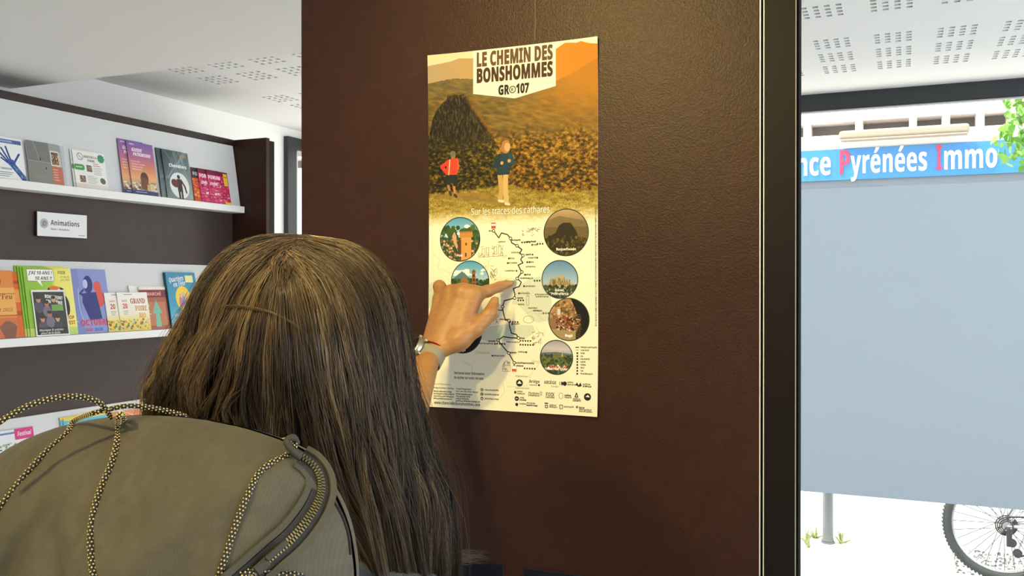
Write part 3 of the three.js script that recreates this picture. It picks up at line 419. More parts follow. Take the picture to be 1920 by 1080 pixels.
    x.fillStyle = G(x, 0, 0, w, 0, [[0, '#8fc63a'], [0.55, '#a6cf4a'], [0.62, '#f2ea6a'], [1, '#f6ee86']]); x.fillRect(0, 0, w, h); x.fillStyle = '#fdfdf4'; x.strokeStyle = '#444'; x.lineWidth = 3; x.beginPath(); x.roundRect(30, 10, 230, 92, 6); x.fill(); x.stroke(); x.beginPath(); x.moveTo(110, 100); x.lineTo(150, 146); x.lineTo(140, 100); x.fill();
    x.fillStyle = '#333'; x.font = 'italic bold 36px sans-serif'; x.fillText('J’AI 10 ANS !', 46, 50, 200); x.fillText('10 ANS !!', 90, 92, 150); x.font = 'bold 34px sans-serif'; x.fillText('FOIX', 300, 46, 70); x.font = 'italic 20px sans-serif'; x.fillText('27-28-29', 316, 76); x.fillText('juin 2025', 316, 98);
    x.fillStyle = '#222a2c'; x.beginPath(); x.ellipse(300, 200, 40, 50, 0.3, 0, 7); x.fill(); x.beginPath(); x.ellipse(336, 290, 34, 80, -0.1, 0, 7); x.fill(); x.fillStyle = '#f0742c'; x.beginPath(); x.moveTo(180, 170); x.quadraticCurveTo(220, 120, 300, 150); x.lineTo(300, 180); x.quadraticCurveTo(220, 160, 180, 190); x.fill(); x.fillStyle = '#2a2a2a'; x.beginPath(); x.moveTo(176, 190); x.lineTo(200, 148); x.lineTo(214, 168); x.fill(); x.fillStyle = '#fff'; x.beginPath(); x.arc(290, 176, 14, 0, 7); x.fill();
    x.fillStyle = '#b84a34'; x.font = '900 40px sans-serif'; x.fillText('TOP', 330, 400, 70); x.fillText('FEST', 324, 440, 80); x.fillStyle = '#c6dc74'; x.fillRect(0, 460, w, 60);
  }),
  flyer: print(280, 340, (x, w, h, r) => {
    x.fillStyle = '#f2f2ee'; x.fillRect(0, 0, w, h); x.fillStyle = '#3a3d3a'; x.fillRect(10, 14, w - 20, h - 24); x.fillStyle = '#f4f4f0'; x.font = '900 34px sans-serif'; x.save(); x.rotate(0.12); x.fillText('BONNEFONT', 110, 44, 150); x.fillText('EN SCÈNE', 120, 80, 140); x.restore();
    for (let i = 0; i < 6; i++) { const a = 50 + (i % 3) * 62 + (i > 2 ? 14 : 0), b = 70 + Math.floor(i / 3) * 110 + (i % 2) * 34; x.fillStyle = ['#5a5468', '#7a7484', '#44404e'][i % 3]; x.beginPath(); x.ellipse(a, b + 56, 36, 44, 0, 0, 7); x.fill(); x.fillStyle = ['#c89078', '#b47c66', '#d8a088'][i % 3]; x.beginPath(); x.ellipse(a, b, 18, 24, 0, 0, 7); x.fill(); x.fillStyle = '#3a2c28'; x.beginPath(); x.ellipse(a, b - 14, 20, 12, 0, 0, 7); x.fill(); }
    x.fillStyle = '#78a858'; x.fillRect(150, 110, 100, 46); x.fillStyle = '#2c2e2c'; x.fillRect(10, 280, w - 20, 50); x.fillStyle = '#e8e8e4'; x.font = 'italic bold 22px serif'; x.fillText('Musique & soirées', 24, 304, 200); x.fillText('place de la Halle', 34, 326, 160);
  }),
  singer: print(340, 500, (x, w, h) => {
    x.fillStyle = '#8c9ad4'; x.fillRect(0, 0, w, h); x.fillStyle = '#7f8ecb'; x.fillRect(0, 0, 70, h); x.strokeStyle = '#cfd6f0'; x.lineWidth = 5; x.beginPath(); x.moveTo(60, 150); x.quadraticCurveTo(30, 300, 80, 420); x.stroke();
    x.fillStyle = '#e05a50'; x.beginPath(); x.ellipse(240, 140, 38, 46, 0, 0, 7); x.fill(); x.beginPath(); x.ellipse(250, 230, 44, 70, 0.1, 0, 7); x.fill(); x.fillStyle = '#2c3480'; x.beginPath(); x.ellipse(152, 120, 44, 70, 0.1, 0, 7); x.fill(); x.beginPath(); x.moveTo(90, 190); x.lineTo(220, 180); x.lineTo(250, 390); x.lineTo(130, 400); x.lineTo(80, 260); x.fill(); x.fillStyle = '#c4cdf0'; x.beginPath(); x.ellipse(128, 116, 22, 36, 0.1, 0, 7); x.fill(); x.strokeStyle = '#2c3480'; x.lineWidth = 16; x.beginPath(); x.moveTo(100, 210); x.lineTo(70, 190); x.lineTo(106, 158); x.stroke();
    x.fillStyle = '#e8e8f6'; x.fillRect(0, 404, 20, 4); x.fillStyle = '#d83a4c'; x.font = '900 62px sans-serif'; x.fillText('OCTUBRE', 36, 440, 280); x.font = '900 30px sans-serif'; x.fillText('FOIX', 74, 484, 70); x.fillStyle = '#3c58b0'; x.fillText('25/26', 160, 484, 110);
  }),
  twenty: print(320, 312, (x, w, h, r) => {
    x.fillStyle = G(x, 0, 0, 0, h, [[0, '#f6f4ee'], [0.55, '#f4efdc'], [0.75, '#f0d87a'], [1, '#e8c84a']]); x.fillRect(0, 0, w, h); lines(x, 70, 14, 140, 1, 10, '#9a9488', 6); x.fillStyle = '#d05c48'; x.font = '900 54px sans-serif'; x.fillText('20', 44, 130, 50); x.font = 'bold 22px sans-serif'; x.fillText('AOÛT', 42, 76, 56); x.fillStyle = '#a8402c'; x.font = '900 52px serif'; x.fillText('GRAND', 128, 90, 160); x.fillStyle = '#c8843c'; x.fillText('FOIRE', 170, 150, 130); x.fillStyle = '#d8a040'; x.fillText('BIO', 200, 208, 80); lines(x, 44, 148, 56, 3, 13, '#b8a890', 5); for (let i = 0; i < 60; i++) { x.fillStyle = ['#8a6a34', '#d8a83a', '#6a8a3c', '#c8cad4'][i % 4]; x.beginPath(); x.arc(r() * w, 220 + r() * 80, 4 + r() * 8, 0, 7); x.fill(); }
  }),
  arrow: print(280, 360, (x, w, h) => {
    x.fillStyle = '#a9604a'; x.fillRect(0, 0, w, h); x.fillStyle = '#efe8e0'; x.fillRect(0, 0, w, 24); x.fillStyle = '#7c2a34'; x.fillRect(0, 30, w, 60); x.fillStyle = '#e8a8a0'; x.font = '900 38px sans-serif'; x.fillText('LE MARCHÉ', 20, 74, 230); x.fillStyle = '#c07c5c'; x.fillRect(20, 130, w - 40, 200); x.fillStyle = '#7cc0a8'; x.beginPath(); x.moveTo(110, 230); x.lineTo(160, 110); x.lineTo(212, 230); x.lineTo(180, 224); x.lineTo(188, 340); x.lineTo(132, 340); x.lineTo(140, 224); x.fill(); x.fillStyle = '#f0e0d0'; x.font = 'bold 28px sans-serif'; x.fillText('FOIX', 26, 170, 60); lines(x, 26, 200, 70, 4, 26, '#e8c8b4', 8);
  }),
  fete: print(360, 470, (x, w, h, r) => {
    x.fillStyle = G(x, 0, 0, 0, h, [[0, '#2e8ab0'], [0.6, '#3fa0c0'], [1, '#8fd0e0']]); x.fillRect(0, 0, w, h); x.fillStyle = '#f4d040'; x.beginPath(); x.ellipse(176, 222, 92, 104, 0, 0, 7); x.fill(); x.fillStyle = '#f6ecf4'; x.font = 'italic bold 54px serif'; x.save(); x.rotate(-0.12); x.fillText('Quartiers', 20, 90, 180); x.fillText('en Fête', 60, 134, 150); x.restore(); x.fillStyle = '#f2eaa8'; x.fillRect(230, 26, 96, 60);
    for (const [a, b, c] of [[140, 200, '#c87c8c'], [176, 190, '#8c9cd0'], [214, 204, '#d89c5c']]) { x.fillStyle = c; x.beginPath(); x.ellipse(a, b + 62, 22, 54, 0, 0, 7); x.fill(); x.fillStyle = '#e0b494'; x.beginPath(); x.arc(a, b - 4, 16, 0, 7); x.fill(); } x.fillStyle = '#e8f4f6'; x.font = 'italic bold 34px serif'; x.fillText('été à Foix', 40, 372, 170); lines(x, 40, 400, 120, 3, 18, '#e4f2f4', 8);
  }),
  blank: M.paper,
  magazine: print(330, 380, (x, w, h, r) => { x.fillStyle = '#e8ecf0'; x.fillRect(0, 0, w, h); x.fillStyle = '#6a80b0'; x.fillRect(60, 14, 160, 10); x.fillStyle = '#d83c84'; x.fillRect(180, 0, 150, 60); x.fillStyle = '#fbe4f0'; x.font = 'italic bold 34px sans-serif'; x.fillText('Festival', 200, 42, 110); for (let i = 0; i < 500; i++) { x.fillStyle = ['#6a8a4c', '#8aa06a', '#4c6838', '#a8b48c', '#b8c4b4'][i % 5]; x.fillRect(r() * w, 70 + r() * 300, 8 + r() * 24, 5 + r() * 10); } x.fillStyle = '#e0305c'; x.beginPath(); for (let i = 0; i < 22; i++) { const a = (i / 22) * 6.283, q = i % 2 ? 26 : 60; x.lineTo(130 + q * Math.cos(a), 190 + q * Math.sin(a)); } x.fill(); x.fillStyle = '#f4f4f4'; x.fillRect(0, 80, 40, 60); }),
  summer: print(380, 480, (x, w, h) => { x.fillStyle = '#6cc4dc'; x.fillRect(0, 0, w, h); x.fillStyle = '#f4d85c'; x.fillRect(0, 0, w, 20); x.fillStyle = '#f4f8f8'; x.font = 'italic bold 60px serif'; x.fillText('Été', 40, 100, 120); x.fillStyle = '#f2a4b8'; x.beginPath(); x.arc(280, 90, 34, 0, 7); x.fill(); x.fillStyle = '#e8c45c'; x.fillRect(0, 300, w, 180); }),
  coral: print(380, 540, (x, w, h, r) => { x.fillStyle = '#e8916a'; x.fillRect(0, 0, w, h); x.strokeStyle = '#f4c4a4'; x.lineWidth = 6; for (let i = 0; i < 9; i++) { x.beginPath(); x.moveTo(r() * w, r() * 100); x.quadraticCurveTo(r() * w, 80, r() * w, 240); x.stroke(); } x.fillStyle = '#fff0e4'; x.font = 'bold 60px sans-serif'; x.fillText('Balades', 50, 220, 240); }),
};
const paperEdge = { white: M.paper, purple: mat(0x8a6a90, 0.6), dark: mat(0x2c3436, 0.6), green: mat(0x6a9a3c, 0.6), teal: mat(0x1f5a72, 0.6), orange: mat(0xc4641e, 0.6), pink: mat(0xa03058, 0.6) };
// stand a brochure on shelf k: z0 its near edge, z1 its far edge, h its height, off how far it stands off the board at its foot
function brochure(k, z0, z1, h, key, edge, off, thick, label, group, roll = 0, bow = 0.006) {
  const w = z0 - z1, g = sheetGeo(w, h, thick, (u, v) => [0, 0, bow * (Math.pow(v, 2) * -0.3 + 0.7 * Math.sin(u * 3.14) * (1 - v) - 0.2 * u)], 8, 12);
  const b = add('brochure', g, [PRINT[key], paperEdge[edge]]);
  b.rotation.set(-TILT - 0.012, Math.PI / 2, roll, 'YXZ');
  b.position.set(-2.845 + 0.004 + off, LIPS[k] + 0.001 + Math.abs(roll) * w * 0.5, (z0 + z1) / 2);
  tag(b, label, 'brochure', group);
  return b;
}
const S1 = 'brochures on the top shelf', S2 = 'brochures on the middle shelf', S3 = 'brochures on the bottom shelf';
brochure(0, -0.705, -0.883, 0.15, 'hand', 'white', 0.006, 0.002, 'white leaflet printed with a blue open hand on top shelf', S1);
brochure(0, -0.9, -1.04, 0.15, 'grey', 'white', 0.006, 0.002, 'grey and coral leaflet, hindmost of its pair on the top shelf', S1);
brochure(0, -0.894, -1.031, 0.152, 'grey', 'white', 0.0098, 0.0016, 'grey and coral leaflet, foremost of its pair on the top shelf', S1);
brochure(0, -1.085, -1.232, 0.146, 'green', 'white', 0.003, 0.002, 'white leaflet with green badge, hindmost of its pair on top shelf', S1);
brochure(0, -1.091, -1.24, 0.146, 'green', 'white', 0.0075, 0.0016, 'white leaflet with green badge, foremost of its pair on top shelf', S1);
brochure(0, -1.318, -1.45, 0.222, 'purple', 'purple', 0.004, 0.005, 'purple and orange guide booklet, hindmost of its pair on top shelf', S1);
brochure(0, -1.356, -1.494, 0.217, 'purple', 'purple', 0.011, 0.005, 'purple and orange guide booklet, foremost of its pair on top shelf', S1);
brochure(0, -1.518, -1.67, 0.212, 'teal', 'dark', 0.004, 0.004, 'grey green knight booklet, hindmost of its pair on top shelf', S1);
brochure(0, -1.542, -1.696, 0.209, 'teal', 'dark', 0.0105, 0.004, 'grey green knight booklet, foremost of its pair on top shelf', S1);
brochure(0, -1.712, -1.85, 0.152, 'pinkAlt', 'orange', 0.003, 0.003, 'orange leaflet with black top behind the pink leaflets', S1);
brochure(0, -1.748, -1.885, 0.152, 'pink', 'pink', 0.0075, 0.003, 'pink leaflet with yellow corner, hindmost of the two pink ones', S1);
brochure(0, -1.798, -1.934, 0.15, 'pink', 'pink', 0.012, 0.003, 'pink leaflet with yellow corner, foremost of the two pink ones', S1);
// clear acrylic holder beside the grey leaflet
tag(add('leaflet_sleeve', box(-2.843, -2.842, 0, 0.15, -0.078, 0.078).translate(2.8425, 0, 0), mat(0xf4f8fa, 0.05, { transmission: 0.9, thickness: 0, ior: 1.45 })), 'clear plastic sleeve behind the grey and coral leaflets', 'sleeve').position.set(-2.8405, 1.8632, -0.98);
scene.getObjectByName('leaflet_sleeve').rotation.z = TILT;

brochure(1, -0.82, -0.885, 0.232, 'orangeBack', 'orange', 0.003, 0.004, 'plain orange leaflet behind the festival leaflet on middle shelf', S2);
brochure(1, -0.68, -0.852, 0.237, 'orange', 'orange', 0.009, 0.004, 'orange festival leaflet with a witch hat on middle shelf', S2);
for (let i = 0; i < 4; i++) brochure(1, -0.868 - i * 0.008, -1.07 - i * 0.008, 0.256 - i * 0.0024, 'toucan', 'green', 0.002 + i * 0.0035, 0.0026, ['green and yellow toucan booklet, hindmost of its pile', 'green and yellow toucan booklet, third from the front of its pile', 'green and yellow toucan booklet, second from the front of its pile', 'green and yellow toucan booklet, foremost of its pile'][i], S2);
brochure(1, -0.911, -1.052, 0.168, 'flyer', 'white', 0.0185, 0.0012, 'black and white band flyer in front of the toucan booklets', S2);
brochure(1, -1.092, -1.258, 0.247, 'singer', 'white', 0.009, 0.002, 'lavender blue leaflet with a singing woman on middle shelf', S2);
brochure(1, -1.235, -1.39, 0.155, 'twenty', 'white', 0.013, 0.0015, 'white and yellow fair leaflet, hindmost of its pair', S2);
brochure(1, -1.292, -1.448, 0.156, 'twenty', 'white', 0.0175, 0.0015, 'white and yellow fair leaflet, foremost of its pair', S2);
brochure(1, -1.37, -1.545, 0.183, 'blank', 'white', 0.003, 0.002, 'blank white leaflet standing behind the red brown one', S2);
brochure(1, -1.415, -1.56, 0.178, 'arrow', 'white', 0.009, 0.002, 'red brown leaflet with a mint arrow on middle shelf', S2);
brochure(1, -1.565, -1.739, 0.24, 'fete', 'teal', 0.01, 0.012, 'thick teal booklet with yellow oval on middle shelf', S2);
brochure(1, -1.867, -1.981, 0.232, 'blank', 'white', 0.004, 0.003, 'blank white booklet near the end of middle shelf', S2);
brochure(2, -0.77, -0.937, 0.24, 'magazine', 'white', 0.006, 0.004, 'magazine with pink banner and green photo on bottom shelf', S3);
brochure(2, -1.054, -1.25, 0.254, 'summer', 'green', 0.003, 0.003, 'turquoise booklet with yellow top edge, hindmost of its pair', S3);
brochure(2, -1.066, -1.262, 0.25, 'summer', 'white', 0.008, 0.003, 'turquoise booklet with yellow top edge, foremost of its pair', S3);
brochure(2, -1.29, -1.475, 0.242, 'coral', 'white', 0.006, 0.003, 'coral orange booklet with pale lines on bottom shelf', S3);
// ---------------------------------------------------------------- the street outside
const font = await new FontLoader().loadAsync('fonts/droid/droid_sans_bold.typeface.json');
structure(add('street_ground', box(-30, 30, -0.2, -0.01, -40, ZB - 0.06), mat(0xffffff, 0.85, { map: grainMap(512, 55, [6, 24, 128], [196, 192, 184], [226, 222, 214], 0.35, 0.7) })), 'sunlit pale paving of the street');
{
  const b = thing('building', 'white building across the street with blue shop sign', 'building', [0, 0, -11.15]);
  const white = mat(0xefece4, 0.85), pink = mat(0xe2d3cd, 0.85), darkGap = mat(0x6c635e, 0.9), shopFrame = mat(0x5d666e, 0.5);
  add('wall', merge([box(-14, 14, 3.26, 3.44, -0.6, 0.02), box(-14, 14, 3.44, 3.62, -0.9, -0.45), box(-14, -5, -0.01, 3.26, -0.6, 0), box(4.2, 14, -0.01, 3.26, -0.6, 0), box(-5, 4.2, -0.01, 0.35, -0.3, 0)]), white, b);
  add('upper_wall', box(-14, 14, 3.6, 9, -0.9, 0.06), pink, b);
  add('balcony_recess', box(-14, 14, 3.44, 3.6, -0.45, -0.25), darkGap, b);
  for (const x of [-3.1, -2.45, -1.81, -1.17, -0.53, 0.105, 0.48, 0.86, 1.2, 1.8, 2.4]) add('balcony_post', box(x - 0.045, x + 0.045, 3.43, 3.61, -0.25, 0.05, 0.005), white, b);
  add('awning_case', merge([box(-0.76, 0.73, 3.335, 3.45, 0.02, 0.3, 0.04), box(-0.74, 0.71, 3.315, 3.34, 0.2, 0.31, 0.01)]), mat(0x8d8371, 0.5), b).userData.label = 'beige rolled awning case';
  const sgn = add('shop_sign', box(-3.6, 3.2, 2.848, 3.252, 0.0, 0.06, 0.006), mat(0x2470ab, 0.4), b);
  sgn.userData.label = 'blue shop sign board';
  const word = (s, x0, x1, y, cap, m) => {
    const g = new TextGeometry(s, { font, size: 1, depth: 0.1, curveSegments: 4, bevelEnabled: false }); g.computeBoundingBox();
    const o = g.boundingBox; g.translate(-o.min.x, 0, 0); g.scale((x1 - x0) / (o.max.x - o.min.x), cap, 0.15);
    add('sign_lettering', g.translate(x0, y, 0.06), m, sgn);
  };
  const wl = mat(0xffffff, 0.5), rl = mat(0xd8264a, 0.5);
  word('Age', -1.87, -1.31, 2.925, 0.3, wl); word('nce', -1.29, -0.872, 2.925, 0.3, wl); word('P', -0.761, -0.64, 2.925, 0.31, rl); word('yrénées', -0.63, 0.265, 2.925, 0.3, wl); word('I', 0.371, 0.43, 2.925, 0.31, rl); word('mmo', 0.46, 1.04, 2.925, 0.3, wl);
  add('shop_frame', merge([box(-5, 4.2, 2.72, 2.848, -0.1, 0.02), ...[-5, -3.2, -1.4, 0.3, 2.2, 4.12].map((x) => box(x, x + 0.08, 0.35, 2.72, -0.1, 0.02))]), shopFrame, b);
  for (const [a, c] of [[-4.92, -3.2], [-3.12, -1.4], [-1.32, 0.3], [0.38, 2.2], [2.28, 4.12]]) add('shop_pane', box(a, c, 0.35, 2.72, -0.06, -0.05), mat(0x59646c, 0.08, { metalness: 0.1 }), b);
}
// street tree
{
  const c = V(1.55, 3.0, -8.6), t = thing('street_tree', 'light green leafy street tree in front of blue sign', 'tree', [c.x, 0, c.z]), r = rng(808);
  add('trunk', tube([V(0, -0.01, 0), V(0.03, 1, 0.02), V(-0.02, 2, 0), V(0, 3.1, 0.03)], 0.05, 20, 8), mat(0x6b5a48, 0.9), t);
  for (let i = 0; i < 7; i++) { const a = i * 0.9; add('branch', tube([V(0, 2.3 + 0.08 * i, 0), V(0.25 * Math.cos(a), 2.6 + 0.07 * i, 0.25 * Math.sin(a)), V(0.55 * Math.cos(a), 2.85 + 0.08 * i, 0.55 * Math.sin(a))], 0.014, 10, 5), mat(0x75644f, 0.9), t); }
  const leaf = new THREE.ShapeGeometry(new THREE.Shape([[0, 0], [0.026, 0.02], [0.032, 0.05], [0, 0.085], [-0.032, 0.05], [-0.026, 0.02]].map((p) => new THREE.Vector2(...p))));
  const N = 2600, im = new THREE.InstancedMesh(leaf, mat(0x7fae3c, 0.6, { transmission: 0.4, thickness: 0, side: THREE.DoubleSide }), N), q = new THREE.Object3D(), col = new THREE.Color();
  for (let i = 0; i < N; i++) {
    const a = r() * 6.283, e = Math.acos(2 * r() - 1), R = 0.86 * Math.cbrt(r()) * (0.8 + 0.2 * noise3(Math.cos(a) * 2, Math.cos(e) * 2, Math.sin(a) * 2));
    q.position.set(R * Math.sin(e) * Math.cos(a), 3.05 + R * Math.cos(e) * 0.95, R * Math.sin(e) * Math.sin(a)); q.rotation.set(r() * 6, r() * 6, r() * 6); q.scale.setScalar(0.7 + 0.7 * r()); q.updateMatrix(); im.setMatrixAt(i, q.matrix);
    im.setColorAt(i, col.setHSL(0.24 + 0.05 * r(), 0.5, 0.55 + 0.3 * r()));
  }
  im.name = 'foliage'; im.userData.kind = 'stuff'; im.castShadow = im.receiveShadow = true; t.add(im);
}
// bollard just outside the window
{
  const t = thing('bollard', 'grey metal bollard on the pavement outside the window', 'bollard', [-0.404, -0.01, -4.217]);
  const met = mat(0x6f777a, 0.5, { metalness: 0.4 });
  add('shaft', new THREE.LatheGeometry([[0, 0], [0.034, 0], [0.034, 0.02], [0.03, 0.03], [0.03, 0.86], [0.026, 0.875], [0.026, 0.885], [0.031, 0.9], [0.028, 0.93], [0.015, 0.95], [0, 0.955]].map((p) => new THREE.Vector2(...p)), 24), met, t);
  add('base_plate', new THREE.CylinderGeometry(0.038, 0.04, 0.008, 24).translate(0, 0.006, 0), met, t);
}
{
  const r = rng(91), leafG = new THREE.ConeGeometry(0.008, 0.09, 4).translate(0, 0.045, 0);
  [[-0.52, -4.2], [-0.48, -4.3], [-0.33, -4.24], [-0.5, -4.08]].forEach(([x, z]) => {
    const p = thing('weed', 'small green weed growing at the foot of the bollard', 'plant', [x, -0.01, z], 'weeds beside the bollard');
    for (let i = 0; i < 9; i++) { const l = add('leaf', leafG, mat(0x8a9a5c, 0.7), p); l.rotation.set((r() - 0.5) * 2.2, r() * 6, (r() - 0.5) * 2.2); }
  });
}
// grit and dry leaves under the bicycle, dark to stand for its shade too
{
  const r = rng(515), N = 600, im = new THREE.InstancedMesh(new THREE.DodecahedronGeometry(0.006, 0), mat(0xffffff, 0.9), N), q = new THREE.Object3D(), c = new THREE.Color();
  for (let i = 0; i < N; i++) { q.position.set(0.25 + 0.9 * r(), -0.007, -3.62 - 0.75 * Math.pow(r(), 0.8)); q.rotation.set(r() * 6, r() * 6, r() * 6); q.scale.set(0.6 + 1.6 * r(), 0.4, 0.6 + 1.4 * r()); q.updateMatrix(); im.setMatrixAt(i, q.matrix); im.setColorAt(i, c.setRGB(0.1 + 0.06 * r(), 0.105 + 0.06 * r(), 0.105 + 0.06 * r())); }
  im.name = 'litter_shade'; im.castShadow = im.receiveShadow = true; im.userData = { label: 'grey grit and dry leaves, dark also to stand for shade under the bicycle', category: 'litter', kind: 'stuff' }; scene.add(im);
}
// bicycle
{
  const R = 0.29, t = thing('bicycle', 'parked bicycle with rear wheel showing below the frosted band', 'bicycle', [0.475, -0.01, -3.86]);
  t.rotation.y = 0.12;
  const rub = mat(0x3b4242, 0.8), chrome = mat(0xd6dadc, 0.25, { metalness: 0.9 }), blk = mat(0x2c3033, 0.5), paint = mat(0xd5dadc, 0.35), spokeM = mat(0x4a5054, 0.5, { metalness: 0.3 });
  const wheel = (x) => {
    const w = new THREE.Group(); w.name = 'wheel'; w.position.set(x, R, 0); t.add(w);
    add('tyre', new THREE.TorusGeometry(R - 0.02, 0.02, 12, 64), rub, w);
    const tread = []; for (let i = 0; i < 90; i++) { const a = (i / 90) * 6.2832, g = new THREE.BoxGeometry(0.006, 0.01, 0.03); g.translate(0, R - 0.001, 0); g.rotateZ(a); tread.push(g); }
    add('tread', merge(tread), rub, w).userData.kind = 'stuff';
    add('rim', new THREE.TorusGeometry(R - 0.045, 0.009, 8, 64), chrome, w);
    add('hub', new THREE.CylinderGeometry(0.022, 0.022, 0.09, 16).rotateX(Math.PI / 2), chrome, w);
    for (let i = 0; i < 32; i++) { const a = (i / 32) * 6.2832, b = a + (i % 2 ? 0.5 : -0.5), z = i % 4 < 2 ? 0.03 : -0.03; add('spoke', tube([V(0.02 * Math.cos(b), 0.02 * Math.sin(b), z), V((R - 0.045) * Math.cos(a), (R - 0.045) * Math.sin(a), 0)], 0.002, 1, 5), spokeM, w); }
  };
  wheel(0); wheel(0.96);
  add('cassette', merge([0.05, 0.042, 0.034, 0.026].map((q, i) => new THREE.TorusGeometry(q, 0.0035, 6, 28).translate(0, R, 0.035 + i * 0.006))), blk, t);
  add('derailleur', merge([box(-0.005, 0.02, R - 0.1, R - 0.01, 0.05, 0.07, 0.004), new THREE.CylinderGeometry(0.022, 0.022, 0.012, 16).rotateX(Math.PI / 2).translate(0.02, R - 0.08, 0.06), new THREE.CylinderGeometry(0.022, 0.022, 0.012, 16).rotateX(Math.PI / 2).translate(0.045, R - 0.13, 0.06)]), blk, t);
  add('chain', tube([V(0, R + 0.048, 0.055), V(0.22, R + 0.06, 0.055), V(0.42, R + 0.075, 0.055), V(0.49, R, 0.055), V(0.42, R - 0.085, 0.055), V(0.2, R - 0.1, 0.055), V(0.045, R - 0.15, 0.06)], 0.005, 60, 6), blk, t);
  add('chainring', new THREE.TorusGeometry(0.08, 0.006, 6, 40).translate(0.42, R - 0.005, 0.055), blk, t);
  add('frame', merge([tube([V(0, R, 0.045), V(0.42, R - 0.005, 0.03)], 0.009, 2, 8), tube([V(0, R, -0.045), V(0.42, R - 0.005, -0.03)], 0.009, 2, 8), tube([V(0, R, 0.045), V(0.3, 0.72, 0.02)], 0.008, 2, 8), tube([V(0, R, -0.045), V(0.3, 0.72, -0.02)], 0.008, 2, 8), tube([V(0.42, R, 0), V(0.28, 0.82, 0)], 0.016, 2, 8), tube([V(0.42, R, 0), V(0.86, 0.7, 0)], 0.018, 2, 8), tube([V(0.3, 0.74, 0), V(0.84, 0.8, 0)], 0.016, 2, 8), tube([V(0.83, 0.88, 0), V(0.88, 0.66, 0), V(0.96, R, 0.04)], 0.014, 10, 8)]), paint, t);
  add('saddle', new THREE.SphereGeometry(0.1, 20, 12).scale(1.25, 0.3, 0.7).translate(0.27, 0.86, 0), blk, t);
  add('handlebar', tube([V(0.8, 0.95, -0.27), V(0.84, 0.93, -0.1), V(0.84, 0.92, 0.1), V(0.8, 0.95, 0.27)], 0.012, 20, 8), blk, t);
  add('kickstand', tube([V(0.12, R - 0.02, -0.05), V(0.06, 0.02, -0.17)], 0.008, 2, 6), paint, t);
  add('pedal', box(0.38, 0.48, R - 0.17, R - 0.15, 0.08, 0.15, 0.004), blk, t);
}
// ---------------------------------------------------------------- the person
const camR = V(1, 0, 0).applyQuaternion(camera.quaternion), camF = V(0, 0, -1).applyQuaternion(camera.quaternion);
// measured points: a pixel of the photograph and its distance, as a place in the room
const at = (px, py, t) => V(((px - 960) / 1700) * t, ((540 - py) / 1700) * t, -t).applyMatrix4(camera.matrixWorld);
const off = (X, Y, t) => camera.position.clone().addScaledVector(camR, X).addScaledVector(camF, t).add(V(0, Y, 0));
// tapered capsule distance and smooth union
function cap(a, b, ra, rb) {
  const d = b.clone().sub(a), L2 = d.lengthSq() || 1e-9;
  return (p) => { const px = p.x - a.x, py = p.y - a.y, pz = p.z - a.z; const h = clamp((px * d.x + py * d.y + pz * d.z) / L2, 0, 1); const x = px - d.x * h, y = py - d.y * h, z = pz - d.z * h; return Math.sqrt(x * x + y * y + z * z) - (ra + (rb - ra) * h); };
}
function ell(c, ax, ay, az, q) { const m = new THREE.Matrix4().compose(c, q || new THREE.Quaternion(), V(1, 1, 1)).invert(), v = V(0, 0, 0), k = Math.min(ax, ay, az); return (p) => { v.copy(p).applyMatrix4(m); const l = Math.sqrt((v.x / ax) ** 2 + (v.y / ay) ** 2 + (v.z / az) ** 2); return (l - 1) * (k * 0.5 + 0.5 * ((ax + ay + az) / 3)); }; }
const smin = (a, b, k) => { const h = Math.max(k - Math.abs(a - b), 0) / k; return Math.min(a, b) - h * h * k * 0.25; };
const smax = (a, b, k) => -smin(-a, -b, k);
const union = (list, k) => (p) => { let d = 1e3; for (const f of list) { const v = f(p); d = d > 100 ? v : smin(d, v, k); } return d; };
